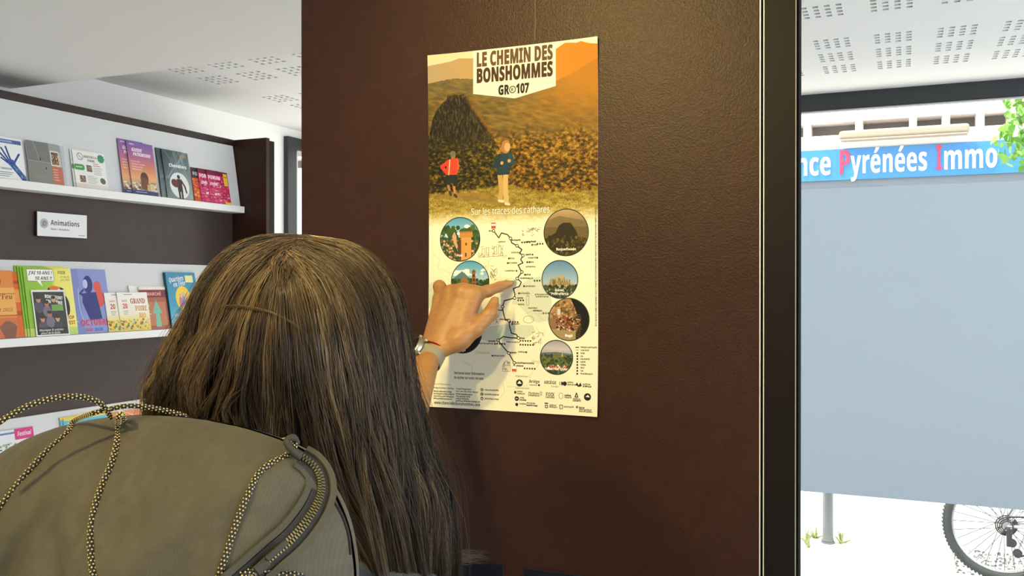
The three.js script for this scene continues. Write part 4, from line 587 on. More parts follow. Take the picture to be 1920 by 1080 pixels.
// naive surface nets
function surfaceNets(f, lo, hi, cell) {
  const nx = Math.ceil((hi.x - lo.x) / cell) + 1, ny = Math.ceil((hi.y - lo.y) / cell) + 1, nz = Math.ceil((hi.z - lo.z) / cell) + 1, F = new Float32Array(nx * ny * nz), p = V(0, 0, 0);
  const id = (i, j, k) => i + nx * (j + ny * k);
  for (let k = 0; k < nz; k++) for (let j = 0; j < ny; j++) for (let i = 0; i < nx; i++) F[id(i, j, k)] = f(p.set(lo.x + i * cell, lo.y + j * cell, lo.z + k * cell));
  const vert = new Int32Array(nx * ny * nz).fill(-1), pos = [], idx = [];
  const C = [[0, 0, 0], [1, 0, 0], [0, 1, 0], [1, 1, 0], [0, 0, 1], [1, 0, 1], [0, 1, 1], [1, 1, 1]], E = [[0, 1], [2, 3], [4, 5], [6, 7], [0, 2], [1, 3], [4, 6], [5, 7], [0, 4], [1, 5], [2, 6], [3, 7]];
  for (let k = 0; k < nz - 1; k++) for (let j = 0; j < ny - 1; j++) for (let i = 0; i < nx - 1; i++) {
    let m = 0; const v = C.map(([a, b, c], n) => { const q = F[id(i + a, j + b, k + c)]; if (q < 0) m |= 1 << n; return q; });
    if (m === 0 || m === 255) continue;
    let sx = 0, sy = 0, sz = 0, n = 0;
    for (const [a, b] of E) if (v[a] < 0 !== v[b] < 0) { const t = v[a] / (v[a] - v[b]); sx += C[a][0] + t * (C[b][0] - C[a][0]); sy += C[a][1] + t * (C[b][1] - C[a][1]); sz += C[a][2] + t * (C[b][2] - C[a][2]); n++; }
    vert[id(i, j, k)] = pos.length / 3; pos.push(lo.x + (i + sx / n) * cell, lo.y + (j + sy / n) * cell, lo.z + (k + sz / n) * cell);
  }
  const quad = (a, b, c, d, flip) => { if (a < 0 || b < 0 || c < 0 || d < 0) return; if (flip) idx.push(a, c, b, a, d, c); else idx.push(a, b, c, a, c, d); };
  for (let k = 1; k < nz - 1; k++) for (let j = 1; j < ny - 1; j++) for (let i = 1; i < nx - 1; i++) {
    const s = F[id(i, j, k)] < 0;
    if (s !== F[id(i + 1, j, k)] < 0) quad(vert[id(i, j, k)], vert[id(i, j - 1, k)], vert[id(i, j - 1, k - 1)], vert[id(i, j, k - 1)], s);
    if (s !== F[id(i, j + 1, k)] < 0) quad(vert[id(i, j, k)], vert[id(i, j, k - 1)], vert[id(i - 1, j, k - 1)], vert[id(i - 1, j, k)], s);
    if (s !== F[id(i, j, k + 1)] < 0) quad(vert[id(i, j, k)], vert[id(i - 1, j, k)], vert[id(i - 1, j - 1, k)], vert[id(i, j - 1, k)], s);
  }
  const nor = new Float32Array(pos.length), e = cell * 0.5, g = V(0, 0, 0);
  for (let i = 0; i < pos.length; i += 3) {
    const [x, y, z] = [pos[i], pos[i + 1], pos[i + 2]];
    g.set(f(p.set(x + e, y, z)) - f(p.set(x - e, y, z)), f(p.set(x, y + e, z)) - f(p.set(x, y - e, z)), f(p.set(x, y, z + e)) - f(p.set(x, y, z - e))).normalize();
    nor.set([g.x, g.y, g.z], i);
  }
  // faces must agree with the normals
  const a = V(0, 0, 0), b = V(0, 0, 0), c = V(0, 0, 0);
  for (let i = 0; i < idx.length; i += 3) { const [p0, p1, p2] = [idx[i] * 3, idx[i + 1] * 3, idx[i + 2] * 3]; a.set(pos[p0], pos[p0 + 1], pos[p0 + 2]); b.set(pos[p1], pos[p1 + 1], pos[p1 + 2]).sub(a); c.set(pos[p2], pos[p2 + 1], pos[p2 + 2]).sub(a); b.cross(c); if (b.x * nor[p0] + b.y * nor[p0 + 1] + b.z * nor[p0 + 2] < 0) { const q = idx[i + 1]; idx[i + 1] = idx[i + 2]; idx[i + 2] = q; } }
  const geo = new THREE.BufferGeometry();
  geo.setAttribute('position', new THREE.Float32BufferAttribute(pos, 3)); geo.setAttribute('normal', new THREE.BufferAttribute(nor, 3)); geo.setIndex(idx);
  const uv = new Float32Array((pos.length / 3) * 2); for (let i = 0; i < pos.length / 3; i++) { uv[2 * i] = pos[3 * i] + pos[3 * i + 2]; uv[2 * i + 1] = pos[3 * i + 1]; } geo.setAttribute('uv', new THREE.BufferAttribute(uv, 2));
  return geo;
}
const boxOf = (pts, pad) => { const b = new THREE.Box3().setFromPoints(pts); b.expandByScalar(pad); return b; };

// joints
const J = {
  wrist: at(803, 668, 1.432), elbow: at(742, 826, 1.215), shL: off(-0.29, -0.265, 0.98), shR: off(-0.085, -0.335, 0.79),
  head: at(550, 640, 0.88), neck: off(-0.175, -0.19, 0.875), chest: off(-0.175, -0.36, 0.87), hip: off(-0.2, -0.66, 0.86),
};
const faceDir = camR.clone().multiplyScalar(0.5).addScaledVector(camF, 0.866).normalize(), sideDir = V(0, 1, 0).cross(faceDir).negate();
const headQ = new THREE.Quaternion().setFromRotationMatrix(new THREE.Matrix4().makeBasis(sideDir, V(0, 1, 0), sideDir.clone().cross(V(0, 1, 0))));
const hd = (r, u, f) => J.head.clone().addScaledVector(sideDir, r).addScaledVector(V(0, 1, 0), u).addScaledVector(faceDir, f);
const person = thing('person', 'person with long brown hair and backpack pointing at the poster', 'person', [J.hip.x, 0, J.hip.z]);
const skinTone = mat(0xffffff, 0.5, { map: grainMap(256, 71, [16, 64, 200], [158, 112, 66], [174, 128, 78], 14, 0.7), sheen: 0.15, sheenColor: new THREE.Color(0.6, 0.3, 0.2), sheenRoughness: 0.5 });
{
  const w = J.wrist, ax = at(866, 560, 1.452).sub(J.elbow).normalize();
  const A = at(832, 618, 1.44).sub(at(776, 722, 1.385)).normalize(), Nn = camR.clone().multiplyScalar(-0.82).addScaledVector(camF, -0.55).add(V(0, 0.05, 0)); Nn.addScaledVector(A, -Nn.dot(A)).normalize();
  const T = Nn.clone().cross(A).normalize(), lat = T.clone().multiplyScalar(T.dot(camR) > 0 ? 1 : -1);
  const wA = w.clone().addScaledVector(lat, 0.0085), wB = w.clone().addScaledVector(lat, -0.0085);
  const mcp = { i: at(889, 553, 1.447), m: at(868, 549, 1.449), r: at(847, 551, 1.46), p: at(827, 561, 1.474) };
  const palm = union([
    cap(wA, mcp.i, 0.0115, 0.013), cap(w, mcp.m, 0.0115, 0.0138), cap(w, mcp.r, 0.0115, 0.0132), cap(wB, mcp.p, 0.0125, 0.0122),
    cap(mcp.i, mcp.m, 0.0115, 0.0118), cap(mcp.m, mcp.r, 0.0118, 0.0112), cap(mcp.r, mcp.p, 0.0112, 0.0105),
    cap(wA, at(862, 636, 1.428), 0.0125, 0.0165), cap(at(862, 632, 1.43), mcp.i, 0.0165, 0.0125),
    cap(wA, J.elbow, 0.0155, 0.033), cap(wB, J.elbow, 0.0155, 0.033),
  ], 0.010);
  const finger = (pts, rad) => { const list = []; for (let i = 0; i < pts.length - 1; i++) list.push(cap(pts[i], pts[i + 1], rad[i], rad[i + 1])); return union(list, 0.004); };
  const idx = finger([mcp.i, at(914, 546, 1.462), at(936, 538, 1.476), at(956, 530.5, 1.4835)], [0.0118, 0.0096, 0.0084, 0.0068]);
  const mid = finger([mcp.m, at(878, 552, 1.492), at(888, 575, 1.507), at(884, 592, 1.49)], [0.012, 0.0102, 0.009, 0.008]);
  const rin = finger([mcp.r, at(852, 549, 1.496), at(864, 572, 1.508), at(862, 590, 1.494)], [0.0115, 0.01, 0.0088, 0.0078]);
  const pin = finger([mcp.p, at(824, 537, 1.502), at(838, 552, 1.526), at(846, 572, 1.52)], [0.0108, 0.0102, 0.0086, 0.0072]);
  const thumb = finger([at(856, 640, 1.427), at(893, 616, 1.428), at(918, 589, 1.437), at(928, 565, 1.447)], [0.0155, 0.0128, 0.0112, 0.008]);
  // faint tendons on the back of the hand
  const tend = union(['i', 'm', 'r', 'p'].map((k, n) => { const m = mcp[k], d = w.clone().sub(m), up = camF.clone().multiplyScalar(-0.0098 + 0.0006 * n); return cap(m.clone().add(up), m.clone().addScaledVector(d, 0.55).addScaledVector(camF, -0.008), 0.0038, 0.003); }), 0.002);
  const handF = (p) => { let d = smin(palm(p), tend(p), 0.006); for (const f of [idx, mid, rin, pin]) d = smin(d, f(p), 0.006); return smin(d, thumb(p), 0.008); };
  const hb = boxOf([J.wrist, mcp.i, mcp.p, at(960, 528, 1.49), at(930, 560, 1.44), at(742, 826, 1.215)], 0.04);
  const hand = surfaceNets(handF, hb.min, hb.max, 0.0024);
  // head and neck
  const headF = (p) => {
    let d = smin(ell(hd(0, 0.012, -0.004), 0.068, 0.078, 0.084, headQ)(p), ell(hd(0, -0.045, 0.032), 0.055, 0.068, 0.058, headQ)(p), 0.04);
    return d;
  };
  const nose = cap(hd(0, 0.0, 0.088), hd(0, -0.032, 0.104), 0.006, 0.011), chin = ell(hd(0, -0.1, 0.058), 0.022, 0.018, 0.02, headQ), lipU = cap(hd(-0.018, -0.066, 0.084), hd(0.018, -0.066, 0.084), 0.005, 0.005), lipD = cap(hd(-0.015, -0.075, 0.083), hd(0.015, -0.075, 0.083), 0.0055, 0.0055), brow = cap(hd(-0.035, 0.016, 0.076), hd(0.035, 0.016, 0.076), 0.009, 0.009);
  const eL = ell(hd(-0.03, 0.0, 0.086), 0.013, 0.009, 0.01, headQ), eR = ell(hd(0.03, 0.0, 0.086), 0.013, 0.009, 0.01, headQ), earL = ell(hd(-0.074, -0.012, -0.004), 0.008, 0.03, 0.018, headQ), earR = ell(hd(0.074, -0.012, -0.004), 0.008, 0.03, 0.018, headQ);
  const e1 = ell(hd(0, 0.012, -0.004), 0.068, 0.078, 0.084, headQ), e2 = ell(hd(0, -0.045, 0.032), 0.055, 0.068, 0.058, headQ), nk = cap(J.neck, hd(0, -0.05, -0.015), 0.055, 0.05);
  const headAll = (p) => { let d = smin(e1(p), e2(p), 0.04); for (const f of [nose, chin, brow]) d = smin(d, f(p), 0.014); d = smin(smin(d, lipU(p), 0.004), lipD(p), 0.004); d = smax(d, -eL(p), 0.006); d = smax(d, -eR(p), 0.006); d = smin(smin(d, earL(p), 0.006), earR(p), 0.006); return smin(d, nk(p), 0.03); };
  const hbx = boxOf([hd(0.08, 0.12, 0.11), hd(-0.08, -0.13, -0.11), hd(0.08, -0.13, -0.11), hd(-0.08, 0.12, 0.11), J.neck], 0.02);
  const headG = surfaceNets(headAll, hbx.min, hbx.max, 0.0045);
  // trunk, upper arms and legs inside the clothes
  const shM = J.shL.clone().lerp(J.shR, 0.5), foot = (s) => J.hip.clone().addScaledVector(sideDir, s * 0.1).setY(0.05).addScaledVector(faceDir, s * 0.05);
  const knee = (s) => J.hip.clone().addScaledVector(sideDir, s * 0.095).setY(0.46).addScaledVector(faceDir, 0.04), hipS = (s) => J.hip.clone().addScaledVector(sideDir, s * 0.085);
  const handR = off(-0.02, -0.78, 0.86), elbR = off(0.0, -0.55, 0.74);
  const bodyParts = (e) => [cap(J.shL, J.shR, 0.05 + e, 0.05 + e), cap(shM, J.chest, 0.085 + e, 0.1 + e), cap(J.chest, J.hip, 0.1 + e, 0.115 + e), cap(J.neck, shM, 0.05 + e, 0.07 + e)];
  const legs = (e) => [-1, 1].flatMap((s) => [cap(hipS(s), knee(s), 0.078 + e, 0.055 + e), cap(knee(s), foot(s), 0.052 + e, 0.04 + e)]);
  const arms = (e) => [cap(J.shL, J.elbow, 0.045 + e, 0.037 + e), cap(J.shR, elbR, 0.045 + e, 0.036 + e), cap(elbR, handR, 0.035 + e, 0.024 + e)];
  const trunkF = union([...bodyParts(0), ...arms(0), ...legs(0)], 0.05), tb = boxOf([J.shL, J.shR, J.elbow, foot(1), foot(-1), handR, elbR, J.neck], 0.14); tb.min.y = -0.02;
  const trunk = surfaceNets(trunkF, tb.min, tb.max, 0.014);
  // relaxed right hand hanging out of sight
  const hr = (a, b, c) => handR.clone().addScaledVector(sideDir, a).add(V(0, -b, 0)).addScaledVector(faceDir, c), rh = [cap(hr(0, 0.01, 0), hr(0, 0.09, 0.01), 0.02, 0.022), cap(hr(0, 0.06, 0.02), hr(-0.005, 0.09, 0.045), 0.012, 0.011)];
  const rf = []; for (let i = 0; i < 4; i++) rf.push(finger([hr(0, 0.095, -0.024 + i * 0.018), hr(-0.008, 0.135, -0.024 + i * 0.018), hr(-0.02, 0.165 - 0.006 * Math.abs(i - 2), -0.022 + i * 0.017)], [0.0098, 0.0088, 0.0075])); rf.push(finger([hr(-0.004, 0.05, 0.03), hr(-0.012, 0.09, 0.055), hr(-0.018, 0.12, 0.06)], [0.011, 0.0095, 0.008]));
  const rhF = (p) => { let d = smin(rh[0](p), rh[1](p), 0.012); for (const f of rf) d = smin(d, f(p), 0.005); return d; }, rb = boxOf([hr(-0.03, 0.18, -0.04), hr(0.03, -0.02, 0.07)], 0.025), rightHand = surfaceNets(rhF, rb.min, rb.max, 0.0045);
  const local = (g) => g.translate(-J.hip.x, 0, -J.hip.z);
  add('body', local(mergeGeometries([hand, headG, trunk, rightHand])), skinTone, person);
  for (const s of [-1, 1]) add('eye', local(new THREE.SphereGeometry(0.0115, 16, 12).translate(...hd(s * 0.03, 0.0, 0.074).toArray())), mat(0xf2efe8, 0.2), person);
  // clothes
  const fabric = mat(0xffffff, 0.85, { map: grainMap(256, 73, [32, 128, 256], [86, 92, 98], [112, 118, 124], 6, 0.9) });
  const jF = union([...bodyParts(0.016), cap(J.shL, J.elbow.clone().lerp(J.shL, 0.12), 0.062, 0.05), cap(J.shR, elbR, 0.062, 0.052), cap(elbR, handR, 0.05, 0.036)], 0.05), cut = (p) => smax(jF(p), J.hip.y - 0.06 - p.y, 0.01), jb = boxOf([J.shL, J.shR, J.elbow, handR, elbR, J.hip, J.neck], 0.15);
  const jacketF = (p) => smax(cut(p), -(cap(J.neck.clone().add(V(0, -0.01, 0)), hd(0, -0.05, -0.015), 0.066, 0.075)(p)), 0.008) + 0.003 * noise3(p.x * 14, p.y * 9, p.z * 14);
  add('jacket', local(surfaceNets(jacketF, jb.min, jb.max, 0.011)), fabric, person).userData.label = 'grey jacket';
  const tF = union([...legs(0.014), cap(J.hip.clone().add(V(0, 0.02, 0)), J.hip.clone().add(V(0, -0.04, 0)), 0.12, 0.12)], 0.04), tF2 = (p) => smax(smax(tF(p), p.y - J.hip.y - 0.03, 0.01), 0.07 - p.y, 0.005), tb2 = boxOf([J.hip, foot(1), foot(-1), knee(1), knee(-1)], 0.16);
  add('trousers', local(surfaceNets(tF2, tb2.min, tb2.max, 0.014)), mat(0x2c3440, 0.85), person);
  for (const s of [-1, 1]) { const f = foot(s), sF = union([ell(f.clone().addScaledVector(faceDir, 0.06).setY(0.04), 0.045, 0.04, 0.12, headQ), cap(f.clone().setY(0.04), f.clone().setY(0.09), 0.045, 0.045)], 0.03), sb = boxOf([f.clone().addScaledVector(faceDir, 0.18).setY(0.02), f.clone().addScaledVector(faceDir, -0.06).setY(0.12)], 0.06); add('shoe', local(surfaceNets((p) => smax(sF(p), 0.002 - p.y, 0.004), sb.min, sb.max, 0.008)), mat(0x3b3b3d, 0.7), person); }
  // nails: pale green
  const nail = (pos, dir, nrm, sx, sy) => { const z = nrm.clone().normalize(), y = dir.clone().addScaledVector(z, -dir.dot(z)).normalize(), x = y.clone().cross(z), g = new THREE.SphereGeometry(1, 20, 12).scale(sx, sy, 0.0014).applyMatrix4(new THREE.Matrix4().makeBasis(x, y, z).setPosition(pos)); add('fingernail', local(g), mat(0xbfd6a8, 0.18, { clearcoat: 0.6 }), person).userData.label = 'pale green fingernail'; };
  const iT = at(956, 530.5, 1.4835), iD = iT.clone().sub(at(936, 538, 1.476)).normalize(), iN = V(0, 1, 0).addScaledVector(camF, -0.35).addScaledVector(camR, 0.15);
  nail(iT.clone().addScaledVector(iN.clone().normalize(), 0.0058).addScaledVector(iD, 0.0005), iD, iN, 0.0052, 0.0085);
  const tT = at(928, 565, 1.447), tD = tT.clone().sub(at(918, 589, 1.437)).normalize(), tN = camR.clone().multiplyScalar(0.9).addScaledVector(camF, -0.2);
  nail(tT.clone().addScaledVector(tN.clone().normalize(), 0.0072).addScaledVector(tD, 0.003), tD, tN, 0.0062, 0.009);

  // ---- watch and red cord on the wrist
  const wc = at(801, 671, 1.43);
  const watch = thing('smartwatch', 'round dark-faced watch with grey strap on the left wrist', 'watch', wc.toArray());
  const basis = new THREE.Matrix4().makeBasis(Nn, A, T);   // local x: out of the dial, y: along the arm
  watch.quaternion.setFromRotationMatrix(basis);
  const ring = (rx, rz, width, th, n = 72) => { const prof = [[-width / 2, 0], [-width / 2 + 0.0008, th], [width / 2 - 0.0008, th], [width / 2, 0]], pos = [], ix = []; for (let i = 0; i <= n; i++) { const a = (i / n) * 6.28319; for (const [y, o] of prof) pos.push((rx + o) * Math.cos(a), y, (rz + o) * Math.sin(a)); } const m = prof.length; for (let i = 0; i < n; i++) for (let k = 0; k < m; k++) { const a = i * m + k, b = i * m + ((k + 1) % m), c = a + m, d = b + m; ix.push(a, c, b, b, c, d); } const g = new THREE.BufferGeometry(); g.setAttribute('position', new THREE.Float32BufferAttribute(pos, 3)); g.setIndex(ix); g.computeVertexNormals(); g.setAttribute('uv', new THREE.Float32BufferAttribute(new Float32Array((pos.length / 3) * 2), 2)); return g; };
  const rx = 0.0222, rz = 0.0305;
  add('strap', ring(rx, rz, 0.021, 0.0024), mat(0x8c8672, 0.75), watch).userData.label = 'woven grey green strap';
  const disc = (pts) => new THREE.LatheGeometry(pts.map((p) => new THREE.Vector2(...p)), 48).rotateZ(-Math.PI / 2).translate(rx - 0.001, 0, 0);
  const metal = mat(0xb9b4a8, 0.3, { metalness: 0.85 });
  add('case', disc([[0, 0], [0.0195, 0], [0.021, 0.002], [0.021, 0.0075], [0.0195, 0.0098], [0.0175, 0.0102]]), metal, watch);
  add('screen', disc([[0, 0.0101], [0.0176, 0.0101], [0.0178, 0.0095]]), mat(0x1c2428, 0.12, { clearcoat: 1 }), watch).userData.label = 'dark glass dial';
  for (const s of [-1, 1]) add('lug', merge([-1, 1].map((q) => new RoundedBoxGeometry(0.006, 0.004, 0.01, 2, 0.0015).translate(rx + 0.001, q * 0.0125, s * 0.0195))), metal, watch);
  add('crown', new THREE.CylinderGeometry(0.003, 0.003, 0.004, 16).translate(rx + 0.004, 0.0228, 0), metal, watch);
  const cord = add('bracelet', ring(0.0214, 0.03, 0.0022, 0.002), mat(0xb3261e, 0.6));
  cord.quaternion.setFromRotationMatrix(basis); cord.position.copy(wc).addScaledVector(A, 0.0155);
  tag(cord, 'thin red cord bracelet above the watch strap', 'bracelet');
}
// ---------------------------------------------------------------- long hair
{
  // guide locks, each from the parting down to the tips: measured place and how far it bulges towards the back of the head
  const L = (px, py, c) => at(px, py, 0.865 - c);
  const guides = [
    [[572, 470, -0.085], [480, 505, -0.105], [405, 575, -0.11], [365, 650, -0.105], [350, 730, -0.095], [345, 830, -0.08], [350, 930, -0.07]],
    [[566, 452, -0.05], [470, 474, -0.055], [388, 540, -0.06], [335, 625, -0.055], [308, 695, -0.045], [292, 765, -0.03], [290, 860, -0.02]],
    [[560, 447, -0.01], [475, 476, 0.005], [405, 545, 0.02], [352, 635, 0.03], [322, 712, 0.038], [308, 782, 0.04], [310, 870, 0.03]],
    [[552, 456, 0.02], [486, 505, 0.05], [432, 575, 0.07], [394, 655, 0.082], [370, 735, 0.082], [360, 805, 0.075], [366, 880, 0.06]],
    [[536, 482, 0.055], [500, 530, 0.08], [474, 600, 0.1], [458, 680, 0.104], [450, 752, 0.098], [452, 815, 0.085], [470, 900, 0.065]],
    [[530, 503, 0.07], [528, 550, 0.095], [530, 620, 0.112], [532, 700, 0.11], [540, 775, 0.098], [556, 850, 0.085], [596, 940, 0.072], [645, 1020, 0.062], [715, 1240, 0.05]],
    [[542, 486, 0.06], [580, 532, 0.08], [604, 612, 0.098], [616, 692, 0.1], [630, 775, 0.095], [648, 865, 0.086], [675, 965, 0.076], [730, 1240, 0.06]],
    [[555, 464, 0.035], [626, 506, 0.055], [672, 582, 0.068], [690, 672, 0.074], [702, 765, 0.075], [718, 865, 0.07], [738, 965, 0.065], [780, 1240, 0.055]],
    [[562, 450, 0.0], [656, 478, 0.02], [716, 552, 0.032], [737, 645, 0.038], [748, 745, 0.042], [768, 855, 0.045], [792, 955, 0.045], [805, 1240, 0.04]],
    [[568, 447, -0.045], [668, 470, -0.04], [735, 545, -0.03], [757, 645, -0.022], [770, 745, -0.008], [796, 835, 0.002], [824, 915, 0.01], [832, 1005, 0.015], [831, 1240, 0.015]],
    [[574, 462, -0.085], [668, 496, -0.095], [724, 575, -0.085], [744, 665, -0.075], [757, 760, -0.055], [784, 850, -0.042], [810, 940, -0.032], [823, 1240, -0.03]],
  ].map((g) => new THREE.CatmullRomCurve3(g.map((p) => L(...p)), false, 'centripetal'));
  const NS = 48, samples = guides.map((c) => c.getPoints(NS)), NG = guides.length;
  const cr = (a, b, c, d, t) => 0.5 * (2 * b + (c - a) * t + (2 * a - 5 * b + 4 * c - d) * t * t + (3 * b - a - 3 * c + d) * t * t * t);
  const hc = hd(0, 0.012, -0.004), hq = headQ.clone().invert(), hv = V(0, 0, 0);
  const surf = (u, s, out) => {  // u over the guides, s from root to tip
    u = clamp(u, 0, NG - 1 - 1e-6); const g = Math.floor(u), f = u - g, q = clamp(s, 0, 1) * NS, i = Math.min(Math.floor(q), NS - 1), h = q - i;
    const P = (k, n) => samples[clamp(k, 0, NG - 1)][n], ax = ['x', 'y', 'z'];
    for (const a of ax) { const v = (k) => lerp(P(k, i)[a], P(k, i + 1)[a], h); out[a] = cr(v(g - 1), v(g), v(g + 1), v(g + 2), f); }
    // lie on the head, never inside it
    for (let n = 0; n < 2; n++) { hv.copy(out).sub(hc).applyQuaternion(hq); const l = Math.sqrt((hv.x / 0.078) ** 2 + (hv.y / 0.088) ** 2 + (hv.z / 0.095) ** 2); if (l < 1 && l > 0.05) { hv.multiplyScalar(1 / l).applyQuaternion(headQ); out.copy(hv).add(hc); } }
    return out;
  };
  const centre = (y, out) => out.copy(J.head).lerp(at(600, 900, 0.86), clamp((J.head.y - y) / 0.18, 0, 1)).setY(y);
  const c0 = V(0, 0, 0), o0 = V(0, 0, 0);
  const outward = (p, out) => { const c = centre(Math.min(p.y, J.head.y + 0.02), c0); return out.copy(p).sub(c).normalize(); };
  const pos = [], nor = [], col = [], idx = [];
  // under layer: a closed shell a little inside the strands
  {
    const U = 70, S = 40, p = V(0, 0, 0), base = pos.length / 3;
    for (let j = 0; j <= S; j++) for (let i = 0; i <= U; i++) {
      const u = (i / U) * (NG - 1); surf(u, j / S, p); outward(p, o0);
      p.addScaledVector(o0, -0.009 + 0.003 * noise3(u * 2.2, (j / S) * 1.4, 4)); pos.push(p.x, p.y, p.z); nor.push(o0.x, o0.y, o0.z); col.push(0.03, 0.019, 0.01);
    }
    for (let j = 0; j < S; j++) for (let i = 0; i < U; i++) { const a = base + j * (U + 1) + i; idx.push(a, a + U + 1, a + 1, a + 1, a + U + 1, a + U + 2); }
    for (let i = 0; i < U / 2 - 1; i++) idx.push(base + i, base + i + 1, base + U - i, base + i + 1, base + U - i - 1, base + U - i);
  }
  for (let i = 0; i < idx.length; i += 3) { const [a, b, c] = [0, 1, 2].map((k) => V(pos[3 * idx[i + k]], pos[3 * idx[i + k] + 1], pos[3 * idx[i + k] + 2])), m = b.sub(a).cross(c.sub(a)), k = 3 * idx[i]; if (m.x * nor[k] + m.y * nor[k + 1] + m.z * nor[k + 2] < 0) { const q = idx[i + 1]; idx[i + 1] = idx[i + 2]; idx[i + 2] = q; } }
  // strands gathered in locks
  const r = rng(1234), nrm = () => (r() + r() + r() - 1.5) / 1.5, N = 11500, locks = [];
  for (let i = 0; i < 260; i++) locks.push({ u: r() * (NG - 1), lift: 0.0005 + 0.006 * r(), a: r() * 6.28, f: 1.5 + 2.2 * r(), amp: 0.2 + 0.8 * r(), len: 0.86 + 0.2 * r(), tone: r(), drift: nrm() * 0.35 });
  locks.sort((a, b) => a.u - b.u);
  const tones = [[0.022, 0.013, 0.0065], [0.045, 0.028, 0.014], [0.085, 0.055, 0.027], [0.16, 0.107, 0.055], [0.3, 0.21, 0.115]];
  const p = V(0, 0, 0), q = V(0, 0, 0), t = V(0, 0, 0), bt = V(0, 0, 0), out = V(0, 0, 0), tmp = V(0, 0, 0);
  for (let n = 0; n < N; n++) {
    const k = locks[Math.floor(r() * locks.length)], fly = r() < 0.05, du = nrm() * 0.2, rad = (fly ? 0.00016 : 0.0002 + 0.00028 * r()), seg = 24;
    const len = Math.min(1, k.len - 0.12 * r()), s0 = fly ? 0.1 * r() : 0.02 * r(), lift = k.lift + 0.0022 * nrm() + (fly ? 0.002 : 0), ph = r() * 6.28, wob = 0.001 + 0.0022 * r();
    const rootX = nrm() * 0.012, rootY = nrm() * 0.008; const flyOut = fly ? 0.005 + 0.03 * r() * r() : 0, flyDir = nrm();
    let tn = clamp(k.tone * k.tone * 3.1 + nrm() * 0.9 + 0.3, 0, 3.999); const ti = Math.floor(tn), tf = tn - ti, c = tones[ti].map((v, m) => lerp(v, tones[ti + 1][m], tf));
    const base = pos.length / 3;
    let prev = null;
    for (let i = 0; i <= seg; i++) {
      const s = lerp(s0, len, i / seg), spread = lerp(1.15, 0.5 + 0.35 * Math.sin(s * 5 + k.a), smooth(0.1, 0.7, s));
      const u = k.u + du * spread + k.drift * s * s + 0.24 * k.amp * smooth(0.12, 0.9, s) * Math.sin(s * k.f * 4 + k.a) + flyDir * (fly ? 0.5 : 0.05) * s * s;
      const at1 = (ss, v) => { surf(u, ss, v); outward(v, out); v.addScaledVector(out, lift * smooth(0, 0.25, ss) + 0.0095 * k.amp * smooth(0.25, 1, ss) * Math.sin(ss * k.f * 5 + k.a * 2) + wob * Math.sin(ss * 17 + ph) + flyOut * smooth(0.1, 1, ss) * (0.6 + 0.4 * Math.sin(ss * 6 + ph))); return v; };
      at1(s, p); { const e = 1 - smooth(0, 0.16, s); if (e > 0) { p.addScaledVector(camR, rootX * e).addScaledVector(camF, rootY * e); hv.copy(p).sub(hc).applyQuaternion(hq); const l = Math.sqrt((hv.x / 0.08) ** 2 + (hv.y / 0.09) ** 2 + (hv.z / 0.097) ** 2); if (l < 1) { hv.multiplyScalar(1 / l).applyQuaternion(headQ); p.copy(hv).add(hc); } } } p.y += 0.001 * Math.sin(ph + s * 9);
      const eps = 0.01; surf(u, Math.min(1, s + eps), q); surf(u, Math.max(0, s - eps), tmp); t.copy(q).sub(tmp).normalize(); outward(p, out);
      bt.copy(t).cross(out).normalize(); out.copy(bt).cross(t);
      const rr = rad * (i === seg ? 0.25 : 1 - 0.35 * (i / seg));
      for (let m = 0; m < 3; m++) { const a = m * 2.0944 + 0.5236, cs = Math.cos(a), sn = Math.sin(a), nx = bt.x * cs + out.x * sn, ny = bt.y * cs + out.y * sn, nz = bt.z * cs + out.z * sn; pos.push(p.x + nx * rr, p.y + ny * rr, p.z + nz * rr); nor.push(nx, ny, nz); col.push(...c); }
      if (i) for (let m = 0; m < 3; m++) { const a = base + (i - 1) * 3 + m, b = base + (i - 1) * 3 + ((m + 1) % 3); idx.push(a, a + 3, b, b, a + 3, b + 3); }
    }
  }
  // loose wisps: over the shoulder, and one combed across the crown
  const wisp = (pts, rad, c) => {
    const cv = new THREE.CatmullRomCurve3(pts, false, 'centripetal'), seg = 20, f = cv.computeFrenetFrames(seg, false), base = pos.length / 3;
    for (let i = 0; i <= seg; i++) { const P = cv.getPoint(i / seg), rr = rad * (1 - 0.8 * (i / seg)); for (let m = 0; m < 3; m++) { const a = m * 2.0944, d = f.normals[i].clone().multiplyScalar(Math.cos(a)).addScaledVector(f.binormals[i], Math.sin(a)); pos.push(P.x + d.x * rr, P.y + d.y * rr, P.z + d.z * rr); nor.push(d.x, d.y, d.z); col.push(...c); } if (i) for (let m = 0; m < 3; m++) { const a = base + (i - 1) * 3 + m, b = base + (i - 1) * 3 + ((m + 1) % 3); idx.push(a, b, a + 3, b, b + 3, a + 3); } }
  };
  for (let i = 0; i < 130; i++) { const a = r(), y0 = 930 + 110 * r(), tone = tones[1 + Math.floor(r() * 3)]; wisp([L(800 + 30 * r(), y0, 0.01), L(826 + 14 * r(), y0 + 40 + 30 * r(), 0.012), L(850 + 20 * a + 10 * nrm(), 1030 + 26 * r(), 0.01 + 0.01 * nrm()), L(872 + 50 * a + 10 * nrm(), 1046 + 24 * nrm(), 0.01 * nrm())], 0.00022, tone); }
  for (let i = 0; i < 26; i++) { const d = 5 * nrm(), e = 0.002 * nrm(); wisp([L(396, 580 + d, 0.07), L(430 + d, 574 + d, 0.086 + e), L(470, 577 + d, 0.103 + e), L(515, 588 + d * 0.6, 0.114 + e), L(560, 614 + d, 0.115 + e), L(598 + d, 652 + d, 0.107 + e), L(622 + d, 720, 0.1 + e)], 0.0002, tones[2 + Math.floor(r() * 2)]); }
